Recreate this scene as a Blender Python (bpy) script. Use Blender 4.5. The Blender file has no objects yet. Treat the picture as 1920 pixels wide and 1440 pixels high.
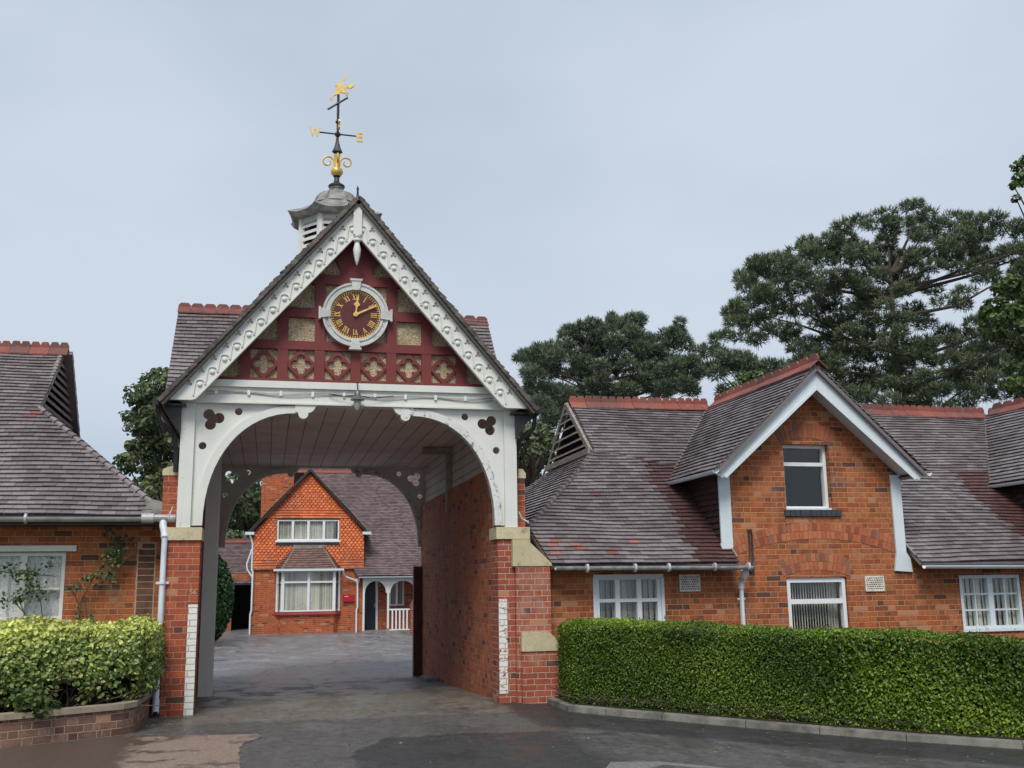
import bpy, math, random
import numpy as np
from mathutils import Vector, Matrix
random.seed(7); np.random.seed(7)
S=bpy.context.scene; COL=S.collection
# ---------------- camera, sky, sun, exposure ----------------
cam=bpy.data.cameras.new("camera"); co=bpy.data.objects.new("camera",cam); COL.objects.link(co)
Wm=[(0.97364726,0.03046647,0.22601507),(-0.22764499,0.1895392,0.95511918),(-0.01373961,-0.98140037,0.19147986)]
M=Matrix(((Wm[0][0],-Wm[0][1],-Wm[0][2],0),(Wm[1][0],-Wm[1][1],-Wm[1][2],0),(Wm[2][0],-Wm[2][1],-Wm[2][2],1.55),(0,0,0,1)))
co.matrix_world=M; cam.sensor_width=36; cam.lens=36*1930/1920; cam.clip_start=.1; cam.clip_end=2000
S.camera=co
w=bpy.data.worlds.new("World"); S.world=w; w.use_nodes=True
nt=w.node_tree; nt.nodes.clear()
SUN_EL=math.radians(52); SUN_AZ=math.radians(205)
sky=nt.nodes.new('ShaderNodeTexSky'); sky.sky_type='NISHITA'; sky.sun_disc=False; sky.sun_elevation=SUN_EL; sky.sun_rotation=SUN_AZ
sky.air_density=1.0; sky.dust_density=3.0
b1=nt.nodes.new('ShaderNodeBackground'); b1.inputs[1].default_value=.06; nt.links.new(sky.outputs[0],b1.inputs[0])
tc=nt.nodes.new('ShaderNodeTexCoord'); mp=nt.nodes.new('ShaderNodeMapping'); mp.inputs['Scale'].default_value=(1,1,2.2)
nz=nt.nodes.new('ShaderNodeTexNoise'); nz.inputs['Scale'].default_value=1.6; nz.inputs['Detail'].default_value=4; nz.inputs['Roughness'].default_value=.45
rp=nt.nodes.new('ShaderNodeValToRGB'); rp.color_ramp.elements[0].position=.34; rp.color_ramp.elements[1].position=.66
rp.color_ramp.elements[0].color=(.47,.575,.69,1); rp.color_ramp.elements[1].color=(.67,.75,.865,1)
nt.links.new(tc.outputs['Generated'],mp.inputs[0]); nt.links.new(mp.outputs[0],nz.inputs['Vector']); nt.links.new(nz.outputs[0],rp.inputs[0])
b2=nt.nodes.new('ShaderNodeBackground'); b2.inputs[1].default_value=1.0; nt.links.new(rp.outputs[0],b2.inputs[0])
mx=nt.nodes.new('ShaderNodeMixShader'); mx.inputs[0].default_value=.9
nt.links.new(b1.outputs[0],mx.inputs[1]); nt.links.new(b2.outputs[0],mx.inputs[2])
wo=nt.nodes.new('ShaderNodeOutputWorld'); nt.links.new(mx.outputs[0],wo.inputs[0])
sl=bpy.data.lights.new("sun",'SUN'); sl.energy=2.85; sl.angle=math.radians(24); sl.color=(1,.955,.875)
so=bpy.data.objects.new("sun",sl); COL.objects.link(so)
# light comes softly from behind the photographer, a little to the left
sd=Vector((-.35*math.cos(SUN_EL),-.94*math.cos(SUN_EL),math.sin(SUN_EL)))
so.rotation_euler=sd.to_track_quat('Z','Y').to_euler()
S.view_settings.view_transform='Standard'; S.view_settings.look='None'; S.view_settings.gamma=1; S.view_settings.exposure=0.0
try: S.cycles.max_bounces=9; S.cycles.diffuse_bounces=6; S.cycles.transparent_max_bounces=10
except Exception: pass

# ---------------- helpers ----------------
class NT:
    def __init__(s,name):
        s.mat=bpy.data.materials.new(name); s.mat.use_nodes=True; s.t=s.mat.node_tree; s.p=s.t.nodes['Principled BSDF']
    def n(s,ty,**k):
        x=s.t.nodes.new('ShaderNode'+ty)
        for a,b in k.items(): setattr(x,a,b)
        return x
    def set(s,inp,v):
        if hasattr(v,'is_output') or isinstance(v,bpy.types.NodeSocket): s.t.links.new(v,inp)
        elif v is not None: inp.default_value=v
    def m(s,op,a,b=None,c=None):
        x=s.n('Math',operation=op); s.set(x.inputs[0],a); s.set(x.inputs[1],b); s.set(x.inputs[2],c); return x.outputs[0]
    def vm(s,op,a,b=None):
        x=s.n('VectorMath',operation=op); s.set(x.inputs[0],a); s.set(x.inputs[1],b); return x.outputs[0]
    def noise(s,vec,scale,detail=3,rough=.5,col=False,dist=0):
        x=s.n('TexNoise'); s.set(x.inputs['Vector'],vec); x.inputs['Scale'].default_value=scale; x.inputs['Detail'].default_value=detail
        x.inputs['Roughness'].default_value=rough; x.inputs['Distortion'].default_value=dist
        return x.outputs[1 if col else 0]
    def ramp(s,f,st,interp='LINEAR'):
        x=s.n('ValToRGB'); cr=x.color_ramp; cr.interpolation=interp
        while len(cr.elements)<len(st): cr.elements.new(.5)
        for e,(p,c) in zip(cr.elements,st): e.position=p; e.color=(*c,1) if len(c)==3 else c
        s.set(x.inputs[0],f); return x.outputs[0]
    def sm(s,f,a,b,lo=0,hi=1):
        x=s.n('MapRange'); x.interpolation_type='SMOOTHSTEP'; s.set(x.inputs[0],f)
        for i,v in enumerate((a,b,lo,hi)): x.inputs[i+1].default_value=v
        return x.outputs[0]
    def mix(s,f,a,b,mode='MIX'):
        x=s.n('MixRGB',blend_type=mode); s.set(x.inputs[0],f)
        for i,v in ((1,a),(2,b)):
            if isinstance(v,tuple): v=(*v,1) if len(v)==3 else v
            s.set(x.inputs[i],v)
        return x.outputs[0]
    def obj(s): return s.n('TexCoord').outputs['Object']
    def pos(s): return s.n('NewGeometry').outputs['Position']
    def uv(s): return s.n('UVMap').outputs[0]
    def rnd(s): return s.n('Attribute',attribute_name='rnd').outputs['Fac']
    def bump(s,h,d=.01,st=1):
        x=s.n('Bump'); x.inputs['Distance'].default_value=d; x.inputs['Strength'].default_value=st; s.set(x.inputs['Height'],h); s.t.links.new(x.outputs[0],s.p.inputs['Normal'])
    def out(s,col=None,rough=None,metal=None,spec=None):
        if isinstance(col,tuple): col=(*col,1) if len(col)==3 else col
        s.set(s.p.inputs['Base Color'],col); s.set(s.p.inputs['Roughness'],rough); s.set(s.p.inputs['Metallic'],metal)
        if spec is not None: s.p.inputs['Specular IOR Level'].default_value=spec
        return s.mat
BH=.0776
def brick(name,cols,mortar,bw=.235,hw=.113,dirt=.5,white=None,rough=.8,mw=(.0035,.0065),stain=0,odd=True):
    t=NT(name); uv=t.uv(); pos=t.pos()
    wob=t.noise(uv,9,2,col=True); wob=t.vm('SUBTRACT',wob,(.5,.5,.5)); sc=t.n('VectorMath',operation='SCALE'); t.set(sc.inputs[0],wob); sc.inputs['Scale'].default_value=.009
    q=t.vm('ADD',uv,sc.outputs[0]); xyz=t.n('SeparateXYZ'); t.set(xyz.inputs[0],q); u,v=xyz.outputs[0],xyz.outputs[1]
    v=t.m('ADD',v,100*BH); u=t.m('ADD',u,100.)
    row=t.m('FLOOR',t.m('DIVIDE',v,BH)); odd=t.m('MODULO',row,2); P=bw+hw
    rj=t.n('TexWhiteNoise',noise_dimensions='1D'); t.set(rj.inputs['W'],row)
    uo=t.m('ADD',t.m('ADD',u,t.m('MULTIPLY',odd,P*.5)),t.m('MULTIPLY',rj.outputs[0],.03))
    k=t.m('FLOOR',t.m('DIVIDE',uo,P)); tt=t.m('SUBTRACT',uo,t.m('MULTIPLY',k,P))
    d1=t.m('MINIMUM',tt,t.m('SUBTRACT',P,tt)); d2=t.m('ABSOLUTE',t.m('SUBTRACT',tt,bw)); dv=t.m('MINIMUM',d1,d2)
    r=t.m('SUBTRACT',v,t.m('MULTIPLY',row,BH)); dh=t.m('MINIMUM',r,t.m('SUBTRACT',BH,r))
    d=t.m('MINIMUM',dv,dh); mask=t.sm(d,mw[0],mw[1])
    idu=t.m('ADD',t.m('MULTIPLY',k,2),t.m('GREATER_THAN',tt,bw))
    cb=t.n('CombineXYZ'); t.set(cb.inputs[0],idu); t.set(cb.inputs[1],row)
    wn=t.n('TexWhiteNoise',noise_dimensions='2D'); t.set(wn.inputs['Vector'],cb.outputs[0])
    big=t.noise(pos,.9,4); fine=t.noise(pos,38,4,.7); med=t.noise(pos,7,3)
    rid=t.m('ADD',wn.outputs[0],t.m('MULTIPLY',t.m('SUBTRACT',big,.5),.5))
    n=len(cols); bc=t.ramp(rid,[((i+.5)/n,c) for i,c in enumerate(cols)])
    bc=t.mix(t.sm(t.noise(pos,17,4,.75),.42,.72,0,.45),bc,cols[-2]); bc=t.mix(t.sm(fine,.35,.75,0,.6),bc,tuple(c*.45 for c in cols[n//2]))
    bc=t.mix(t.sm(med,.46,.72,0,dirt*.9),bc,(.13,.06,.035)); bc=t.mix(t.sm(t.noise(t.vm('MULTIPLY',pos,(2.2,2.2,.55)),1.3,6,.7),.48,.72,0,dirt*1.1),bc,(.12,.055,.035)); bc=t.mix(t.m('GREATER_THAN',wn.outputs[0],.955 if odd else 2.),bc,(.42,.20,.11)); bc=t.mix(t.m('LESS_THAN',wn.outputs[0],.06 if odd else -1.),bc,(.11,.05,.04))
    if stain: bc=t.mix(t.sm(t.noise(pos,3,4,.6),.5,.7,0,stain),bc,(.42,.27,.2))
    mc=t.mix(t.sm(fine,.3,.7),mortar,tuple(c*.75 for c in mortar))
    c=t.mix(mask,mc,bc)
    if white:
        pm=t.sm(t.noise(pos,11,4,.75),white,white+.05); c=t.mix(pm,t.mix(mask,(.45,.43,.40),(.74,.73,.70)),c)
    t.bump(t.m('ADD',mask,t.m('MULTIPLY',fine,.5)),.006,1)
    return t.out(c,rough,spec=.3)
def paint(name,c,chip=(.35,.33,.3),amt=.72,rough=.5,dirt=.35):
    t=NT(name); p=t.pos(); n1=t.noise(p,2.2,4,.6); n2=t.noise(p,14,5,.75)
    dk=tuple(x*.72 for x in c); col=t.mix(t.sm(n1,.35,.75,0,dirt),c,dk); col=t.mix(t.sm(n2,amt,amt+.02),col,chip)
    st=t.vm('MULTIPLY',p,(9,9,1.2)); col=t.mix(t.sm(t.noise(st,1.5,4),.5,.8,0,dirt*.8),col,tuple(x*.6 for x in c))
    t.bump(t.noise(p,60,3),.002,.6); return t.out(col,rough,spec=.4)
def plain(name,c,rough=.6,metal=0,var=.25,scale=6,spec=.5,bump=.002):
    t=NT(name); p=t.pos(); col=t.mix(t.sm(t.noise(p,scale,4),.3,.7),c,tuple(x*(1-var) for x in c))
    if bump: t.bump(t.noise(p,scale*8,3),bump,1)
    return t.out(col,rough,metal,spec)
def stone(name,c,c2):
    t=NT(name); p=t.pos(); col=t.mix(t.sm(t.noise(p,3,5,.65),.35,.7),c,c2); f=t.noise(p,70,3,.7); col=t.mix(t.sm(f,.5,.75,0,.55),col,tuple(x*.4 for x in c))
    col=t.mix(t.sm(t.noise(p,9,5,.8),.55,.68,0,.6),col,(.12,.11,.08)); t.bump(f,.004,1); return t.out(col,.85,spec=.3)
def tiles(name,st,rough=.38,lichen=.0,red=None):
    t=NT(name); p=t.pos(); r=t.rnd(); c=t.ramp(r,st,'LINEAR')
    big=t.noise(p,.7,4); fine=t.noise(p,45,4,.7)
    c=t.mix(t.sm(big,.42,.65,0,.35),c,(.07,.045,.042))
    c=t.mix(t.sm(fine,.4,.8,0,.55),c,(.04,.03,.028))
    if lichen: c=t.mix(t.sm(t.noise(p,9,5,.75),.58,.66,0,lichen),c,(.24,.22,.17))
    t.bump(fine,.003,.8); rg=t.sm(t.noise(p,5,3),.3,.7,rough-.08,rough+.14)
    return t.out(c,rg,spec=.5)
def planks(name,c,w=.15,axis=0,rough=.6):
    t=NT(name); uv=t.uv(); x=t.n('SeparateXYZ'); t.set(x.inputs[0],uv); u=t.m('ADD',x.outputs[axis],100.)
    k=t.m('FLOOR',t.m('DIVIDE',u,w)); r=t.m('SUBTRACT',u,t.m('MULTIPLY',k,w)); mk=t.sm(t.m('MINIMUM',r,t.m('SUBTRACT',w,r)),.003,.008)
    wn=t.n('TexWhiteNoise',noise_dimensions='1D'); t.set(wn.inputs['W'],k)
    col=t.mix(t.m('MULTIPLY',wn.outputs[0],.3),c,tuple(a*.6 for a in c)); col=t.mix(t.sm(t.noise(t.pos(),1.6,4),.4,.7,0,.4),col,tuple(a*.5 for a in c))
    col=t.mix(mk,tuple(a*.15 for a in c),col); t.bump(mk,.006,1); return t.out(col,rough)
def leafmat(name,st,rough=.45,trans=.25):
    t=NT(name); c=t.ramp(t.rnd(),st); c=t.mix(t.sm(t.noise(t.pos(),1.1,3),.35,.7,0,.4),c,tuple(x*.5 for x in st[0][1]))
    t.out(c,rough,spec=.4); tr=t.n('BsdfTranslucent'); t.set(tr.inputs[0],c); mxs=t.n('MixShader'); mxs.inputs[0].default_value=trans
    t.t.links.new(t.p.outputs[0],mxs.inputs[1]); t.t.links.new(tr.outputs[0],mxs.inputs[2]); o=[x for x in t.t.nodes if x.type=='OUTPUT_MATERIAL'][0]
    t.t.links.new(mxs.outputs[0],o.inputs[0]); return t.mat
def glass(name,tint=(.96,.975,.975)):
    t=NT(name); t.t.nodes.remove(t.p); tr=t.n('BsdfTransparent'); tr.inputs[0].default_value=(*tint,1); g=t.n('BsdfGlossy'); g.inputs['Roughness'].default_value=.03
    fr=t.n('LayerWeight'); fr.inputs[0].default_value=.5; m_=t.n('MixShader'); f=t.m('MULTIPLY_ADD',t.m('POWER',fr.outputs['Facing'],4),.8,.05); t.set(m_.inputs[0],f)
    t.t.links.new(tr.outputs[0],m_.inputs[1]); t.t.links.new(g.outputs[0],m_.inputs[2]); o=[x for x in t.t.nodes if x.type=='OUTPUT_MATERIAL'][0]
    t.t.links.new(m_.outputs[0],o.inputs[0]); return t.mat

def poly2curve(polys,ext):
    cu=bpy.data.curves.new('tmp','CURVE'); cu.dimensions='2D'; cu.fill_mode='BOTH'; cu.extrude=ext
    for pl in polys:
        sp=cu.splines.new('POLY'); sp.points.add(len(pl)-1)
        for i,(a,b) in enumerate(pl): sp.points[i].co=(a,b,0,1)
        sp.use_cyclic_u=True
    return cu
def curve_mesh(cu):
    o=bpy.data.objects.new('tmp',cu); COL.objects.link(o); dg=bpy.context.evaluated_depsgraph_get(); dg.update()
    me=bpy.data.meshes.new_from_object(o.evaluated_get(dg)); V=[tuple(v.co) for v in me.vertices]; F=[tuple(p.vertices) for p in me.polygons]
    bpy.data.objects.remove(o); bpy.data.curves.remove(cu); bpy.data.meshes.remove(me); return V,F
def rect(a,b,c,d): return [(a,c),(b,c),(b,d),(a,d)]
def circ(x,z,r,n=24,a0=0): return [(x+r*math.cos(a0+i*2*math.pi/n),z+r*math.sin(a0+i*2*math.pi/n)) for i in range(n)]
def foil(x,z,d,rho,k,a0,core,n=48):
    out=[]
    for i in range(n):
        a=i*2*math.pi/n; best=core
        for j in range(k):
            c=a0+j*2*math.pi/k; da=a-c; pr=d*math.cos(da); ds=rho*rho-(d*math.sin(da))**2
            if ds>0 and pr+math.sqrt(ds)>best: best=pr+math.sqrt(ds)
        out.append((x+best*math.cos(a),z+best*math.sin(a)))
    return out
class MB:
    def __init__(s): s.V=[]; s.F=[]; s.R=[]; s.r=None
    def add(s,V,F,r=None):
        n=len(s.V); s.V+=[tuple(v) for v in V]; r=s.r if r is None else r
        for f in F: s.F.append(tuple(i+n for i in f)); s.R.append(random.random() if r is None else r)
        return s
    def box(s,x0,x1,y0,y1,z0,z1,r=None):
        x0,x1=min(x0,x1),max(x0,x1); y0,y1=min(y0,y1),max(y0,y1); z0,z1=min(z0,z1),max(z0,z1)
        V=[(x,y,z) for x in (x0,x1) for y in (y0,y1) for z in (z0,z1)]
        return s.add(V,[(0,1,3,2),(4,6,7,5),(0,4,5,1),(2,3,7,6),(0,2,6,4),(1,5,7,3)],random.random() if r is None else r)
    def ext(s,pl,d,r=None):  # prism: 3d polygon + offset
        n=len(pl); d=Vector(d); A=[Vector(p) for p in pl]; nr=Vector((0,0,0))
        for i in range(n): nr+=A[i].cross(A[(i+1)%n])
        B=[a+d for a in A]
        if nr.dot(d)>0: A,B=B,A
        F=[tuple(range(n)),tuple(reversed(range(n,2*n)))]+[((i+1)%n,i,n+i,n+(i+1)%n) for i in range(n)]
        return s.add(A+B,F,random.random() if r is None else r)
    def xz(s,pl,y0,y1,r=None): return s.ext([(a,y0,b) for a,b in pl],(0,y1-y0,0),r)
    def yz(s,pl,x0,x1,r=None): return s.ext([(x0,a,b) for a,b in pl],(x1-x0,0,0),r)
    def xy(s,pl,z0,z1,r=None): return s.ext([(a,b,z0) for a,b in pl],(0,0,z1-z0),r)
    def bar(s,x0,z0,x1,z1,w,y0,y1,r=None):
        d=Vector((x1-x0,z1-z0)); d.normalize(); n=Vector((-d.y,d.x))*w/2
        return s.xz([(x0+n.x,z0+n.y),(x1+n.x,z1+n.y),(x1-n.x,z1-n.y),(x0-n.x,z0-n.y)],y0,y1,r)
    def plate(s,polys,y0,y1,map=None):
        V,F=curve_mesh(poly2curve(polys,abs(y1-y0)/2)); ym=(y0+y1)/2
        V=[(a,ym-c,b) if map is None else map(a,b,c) for a,b,c in V]; return s.add(V,F)
    def tube(s,path,r,seg=8,cap=True,rr=None):
        P=[Vector(p) for p in path]; n=len(P); rs=r if isinstance(r,(list,tuple)) else [r]*n; V=[];F=[]; rx=random.random() if rr is None else rr
        up=None
        for i,p in enumerate(P):
            d=(P[min(i+1,n-1)]-P[max(i-1,0)]).normalized()
            if up is None: up=Vector((0,0,1)) if abs(d.z)<.9 else Vector((1,0,0))
            a=d.cross(up); a=a.normalized() if a.length>1e-6 else Vector((1,0,0)); b=a.cross(d).normalized(); up=b
            for k in range(seg):
                t=2*math.pi*k/seg; V.append(p+(a*math.cos(t)+b*math.sin(t))*rs[i])
        for i in range(n-1):
            for k in range(seg): F.append((i*seg+k,(i+1)*seg+k,(i+1)*seg+(k+1)%seg,i*seg+(k+1)%seg))
        if cap: F.append(tuple(range(seg))); F.append(tuple(reversed(range((n-1)*seg,n*seg))))
        return s.add(V,F,rx)
    def lathe(s,prof,cx,cy,seg=16,a0=0,r=None):
        V=[];F=[];n=len(prof)
        for (rad,z) in prof:
            for k in range(seg):
                t=a0+2*math.pi*k/seg; V.append((cx+rad*math.cos(t),cy+rad*math.sin(t),z))
        for i in range(n-1):
            for k in range(seg): F.append((i*seg+k,i*seg+(k+1)%seg,(i+1)*seg+(k+1)%seg,(i+1)*seg+k))
        if prof[0][0]>1e-4: F.append(tuple(reversed(range(seg))))
        if prof[-1][0]>1e-4: F.append(tuple(range((n-1)*seg,n*seg)))
        return s.add(V,F,random.random() if r is None else r)
    def each(s,name,mat,parent=None,smooth=False,keep=None):
        """one object per separate piece"""
        par=list(range(len(s.V)))
        def fd(a):
            while par[a]!=a: par[a]=par[par[a]]; a=par[a]
            return a
        for f in s.F:
            for i in f[1:]: par[fd(i)]=fd(f[0])
        gr={}
        for k,f in enumerate(s.F): gr.setdefault(fd(f[0]),[]).append(k)
        out=[]
        for ks in gr.values():
            mp_={};V=[];F=[]
            for k in ks:
                f=[]
                for i in s.F[k]:
                    if i not in mp_: mp_[i]=len(V); V.append(s.V[i])
                    f.append(mp_[i])
                F.append(tuple(f))
            out.append(mesh_obj(name,V,F,[s.R[k] for k in ks],mat,parent,smooth))
        return out
    def build(s,name,mat,parent=None,smooth=False):
        return mesh_obj(name,s.V,s.F,s.R,mat,parent,smooth)
def mesh_obj(name,V,F,R,mat,parent=None,smooth=False):
    me=bpy.data.meshes.new(name); V=[Vector(v) for v in V]; off=parent['_o'] if parent is not None and '_o' in parent else (0,0,0)
    # world location of the ancestor is taken off, so that children sit in local space
    me.from_pydata([tuple(v-Vector(off)) for v in V],[],F)
    uvl=me.uv_layers.new(name='UVMap'); uvs=np.zeros((len(me.loops),2),np.float32); OV=Vector(off)
    for p in me.polygons:
        n=p.normal
        if abs(n.z)>.95: t=Vector((1,0,0)); b=Vector((0,1,0))
        else: t=Vector((-n.y,n.x,0)).normalized(); b=n.cross(t)
        for li in p.loop_indices:
            q=me.vertices[me.loops[li].vertex_index].co+OV; uvs[li]=(q.dot(t),q.dot(b))
    uvl.data.foreach_set('uv',uvs.ravel())
    at=me.attributes.new('rnd','FLOAT','FACE')
    if len(R)==len(me.polygons): at.data.foreach_set('value',np.array(R,np.float32))
    if smooth: me.polygons.foreach_set('use_smooth',[True]*len(me.polygons)); me.set_sharp_from_angle(angle=math.radians(40))
    me.materials.append(mat); me.update()
    o=bpy.data.objects.new(name,me); COL.objects.link(o)
    if parent is not None: o.parent=parent; o['_o']=tuple(off)
    return o
def thing(name,label,cat,loc=(0,0,0),group=None):
    o=bpy.data.objects.new(name,None); COL.objects.link(o); o.location=loc; o.empty_display_size=.3
    o['label']=label; o['category']=cat; o['_o']=tuple(loc)
    if group: o['group']=group
    return o
def tag(o,label,cat,group=None,kind=None):
    o['label']=label; o['category']=cat
    if group: o['group']=group
    if kind: o['kind']=kind
    return o
def struct(o): o['kind']='structure'; return o
def clip(poly,cp):
    # Sutherland-Hodgman, cp convex counter-clockwise
    out=poly
    for i in range(len(cp)):
        ax,ay=cp[i]; bx,by=cp[(i+1)%len(cp)]; inp=out; out=[]
        if not inp: return []
        ins=lambda p:(bx-ax)*(p[1]-ay)-(by-ay)*(p[0]-ax)>=-1e-9
        for j in range(len(inp)):
            p=inp[j]; q=inp[(j+1)%len(inp)]
            if ins(p): out.append(p)
            if ins(p)!=ins(q):
                d1=(bx-ax)*(p[1]-ay)-(by-ay)*(p[0]-ax); d2=(bx-ax)*(q[1]-ay)-(by-ay)*(q[0]-ax); t=d1/(d1-d2)
                out.append((p[0]+(q[0]-p[0])*t,p[1]+(q[1]-p[1])*t))
    return out
def roof(mb,O,U_,V_,poly,g=.1,w=.168,th=.014,wav=.006,club=False,redp=0,redzone=None,dryzone=None,lift=.004,base=True,tilt=.029):
    """courses of plain tiles laid on the plane O + u*U_ + v*V_ inside the convex polygon (u,v)"""
    O=Vector(O);U_=Vector(U_).normalized();V_=Vector(V_).normalized();N=U_.cross(V_)
    ar=sum(poly[i][0]*poly[(i+1)%len(poly)][1]-poly[(i+1)%len(poly)][0]*poly[i][1] for i in range(len(poly)))
    if ar<0: poly=poly[::-1]
    u0=min(p[0] for p in poly);u1=max(p[0] for p in poly);v0=min(p[1] for p in poly);v1=max(p[1] for p in poly)
    k0=math.floor(v0/g+1e-6); nk=math.ceil(v1/g); ph=random.random()*6
    f=lambda u,v,h:O+U_*u+V_*(v+wav*math.sin(u*1.7+ph)+wav*.5*math.sin(u*4.3+v*2))+N*(h+wav*1.2*math.sin(u*1.1+v*1.9+ph))
    for k in range(k0,nk):
        b=u1; u=u0-w*(1.5 if k%2 else 1)+random.uniform(-.01,.01)
        jv=random.uniform(-.004,.004)
        while u<b:
            vl=k*g+jv+random.uniform(-.003,.003); vh=(k+1)*g+.02
            if club: q=[(u+.004,vl+.060),(u+.025,vl+.025),(u+w*.34,vl),(u+w*.66,vl),(u+w-.025,vl+.025),(u+w-.004,vl+.060),(u+w-.003,vh),(u+.003,vh)]
            else: q=[(u+.002,vl),(u+w-.002,vl),(u+w-.002,vh),(u+.002,vh)]
            q=clip(q,poly); uc=u+w/2; u+=w
            if len(q)<3: continue
            lf=random.uniform(0,lift); r=random.random()*.8
            if redp and random.random()<redp: r=random.uniform(.86,1)
            if redzone and redzone(uc,vl): r=random.uniform(.86,1)
            if dryzone and dryzone(uc+random.uniform(-.08,.08),vl): r=random.uniform(.815,.845)
            hh=lambda v:th+tilt*(1-min(1,max(0,(v-vl)/g)))+lf
            T=[f(x,y,hh(y)) for x,y in q]; B=[f(x,y,hh(y)-th) for x,y in q]; n=len(q)
            mb.add(T+B,[tuple(range(n))]+[(i,n+i,n+(i+1)%n,(i+1)%n) for i in range(n)],r)
    if base:
        B=[O+U_*x+V_*y-N*.012 for x,y in poly]; mb.ext(B,-N*.05,.3)
def ridge(mb,p0,p1,n,w=.15,dz=.12,crest=.1,humps=2):
    p0=Vector(p0);p1=Vector(p1);d=(p1-p0);L=d.length;d.normalize();s=d.cross(Vector((0,0,1))).normalized();up=s.cross(d)
    for i in range(n):
        a=p0+d*(L*i/n+.003);b=p0+d*(L*(i+1)/n-.003); ln=(b-a).length; r=random.random(); jz=up*random.uniform(-.006,.006); a=a+jz;b=b+jz
        for sg in (1,-1):
            mb.ext([a+s*w*sg-up*dz,b+s*w*sg-up*dz,b+up*.01,a+up*.01],up*.02,r)
        if crest:
            m=10; pf=[a-s*.014]+[]
            prof=[]
            for j in range(humps):
                for q in range(m+1):
                    t=(j+q/m)/humps; h=crest*(.5+.5*min(1,1.7*math.sin(math.pi*q/m)))
                    prof.append(a+d*ln*t+up*h-s*.014)
            mb.ext([a-s*.014,*prof,b-s*.014][::1],s*.028,r)
def leaves(name,P,Nn,size,mat,parent=None,spread=.9,asp=.6,rfun=None,jit=.35):
    n=len(P); P=np.asarray(P,float); Nn=np.asarray(Nn,float)+np.random.normal(0,spread,(n,3)); Nn/=np.linalg.norm(Nn,axis=1)[:,None]+1e-9
    R=np.random.normal(0,1,(n,3)); A=np.cross(Nn,R); A/=np.linalg.norm(A,axis=1)[:,None]+1e-9; B=np.cross(Nn,A)
    sz=size*np.random.uniform(1-jit,1+jit,n)[:,None]; a=A*sz*.5; b=B*sz*.5*asp; c=Nn*sz*.12
    V=np.stack([P-a,P-a*.2+b+c,P+a*.6+b*.8+c,P+a,P+a*.6-b*.8+c,P-a*.2-b+c],1).reshape(-1,3)
    off=np.array(parent['_o']) if parent is not None else 0
    V=V-off; i=np.arange(n)*6
    F=np.stack([i,i+1,i+2,i+3,i,i+3,i+4,i+5],1).reshape(-1,4)
    me=bpy.data.meshes.new(name); me.vertices.add(len(V)); me.vertices.foreach_set('co',V.astype(np.float32).ravel())
    me.loops.add(F.size); me.loops.foreach_set('vertex_index',F.astype(np.int32).ravel()); me.polygons.add(len(F)); me.polygons.foreach_set('loop_start',np.arange(0,F.size,4,dtype=np.int32))
    me.polygons.foreach_set('loop_total',np.full(len(F),4,np.int32)); me.update(calc_edges=True)
    at=me.attributes.new('rnd','FLOAT','FACE'); r=np.random.rand(n) if rfun is None else rfun(P); at.data.foreach_set('value',np.repeat(r,2).astype(np.float32))
    me.materials.append(mat); o=bpy.data.objects.new(name,me); COL.objects.link(o)
    if parent is not None: o.parent=parent
    return o
def G(x,y): 
    return -.053*max(0,x-3.4)-.034*min(max(y-14.5,0),6.5)

# ---------------- materials ----------------
m_brick=brick('red brick',[(.21,.06,.028),(.35,.078,.026),(.42,.10,.03),(.48,.135,.042),(.39,.095,.032),(.50,.18,.07),(.29,.075,.033)],(.50,.28,.15),dirt=.5,mw=(.004,.0075),stain=.2)
m_pier=brick('smooth red pier brick',[(.27,.06,.035),(.40,.085,.04),(.46,.10,.045),(.50,.13,.055),(.33,.075,.04)],(.56,.34,.25),dirt=.45,mw=(.0026,.005),odd=False)
m_pierw=brick('pale jointed pier brick',[(.30,.07,.045),(.40,.09,.05),(.45,.12,.065),(.34,.075,.045)],(.60,.47,.38),dirt=.4,mw=(.003,.0055),stain=.45,odd=False)
m_wash=brick('white painted brick strip',[(.40,.1,.05),(.42,.12,.07)],(.45,.35,.3),white=.64)
m_washw=brick('worn white painted brick strip',[(.40,.1,.05),(.42,.12,.07)],(.5,.42,.38),white=.54)
m_passage=brick('passage brick',[(.34,.095,.05),(.50,.14,.06),(.56,.17,.07),(.46,.115,.05),(.52,.19,.09)],(.46,.24,.17),dirt=.7,mw=(.003,.0055),stain=.25)
m_planter=brick('brown planter brick',[(.15,.08,.06),(.20,.10,.075),(.25,.13,.10),(.32,.19,.14),(.19,.085,.07)],(.36,.30,.22),bw=.2,hw=.1,dirt=.5,odd=False)
m_orange=brick('bright orange brick',[(.42,.085,.025),(.54,.12,.035),(.48,.10,.03),(.36,.07,.03)],(.55,.32,.2),dirt=.4)
m_vous=tiles('arch brick',[(0,(.22,.07,.04)),(.4,(.44,.12,.05)),(.8,(.52,.18,.08)),(.9,(.12,.07,.06)),(1,(.5,.2,.1))],rough=.8)
m_blueb=plain('blue brick',(.05,.055,.07),.45,var=.4,scale=12)
m_tile=tiles('weathered plain tile',[(0,(.165,.137,.145)),(.3,(.235,.20,.208)),(.6,(.305,.265,.275)),(.8,(.21,.17,.172)),(.82,(.11,.055,.055)),(.84,(.13,.06,.06)),(.88,(.34,.12,.10)),(1,(.46,.19,.15))],rough=.33,lichen=.25)
m_tile_g=tiles('dark mossy tile',[(0,(.035,.03,.026)),(.4,(.075,.062,.05)),(.8,(.12,.10,.08)),(1,(.16,.13,.10))],rough=.5,lichen=.45)
m_tile_h=tiles('house roof tile',[(0,(.13,.09,.095)),(.4,(.19,.135,.14)),(.8,(.25,.175,.175)),(1,(.28,.16,.14))],rough=.5)
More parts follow.
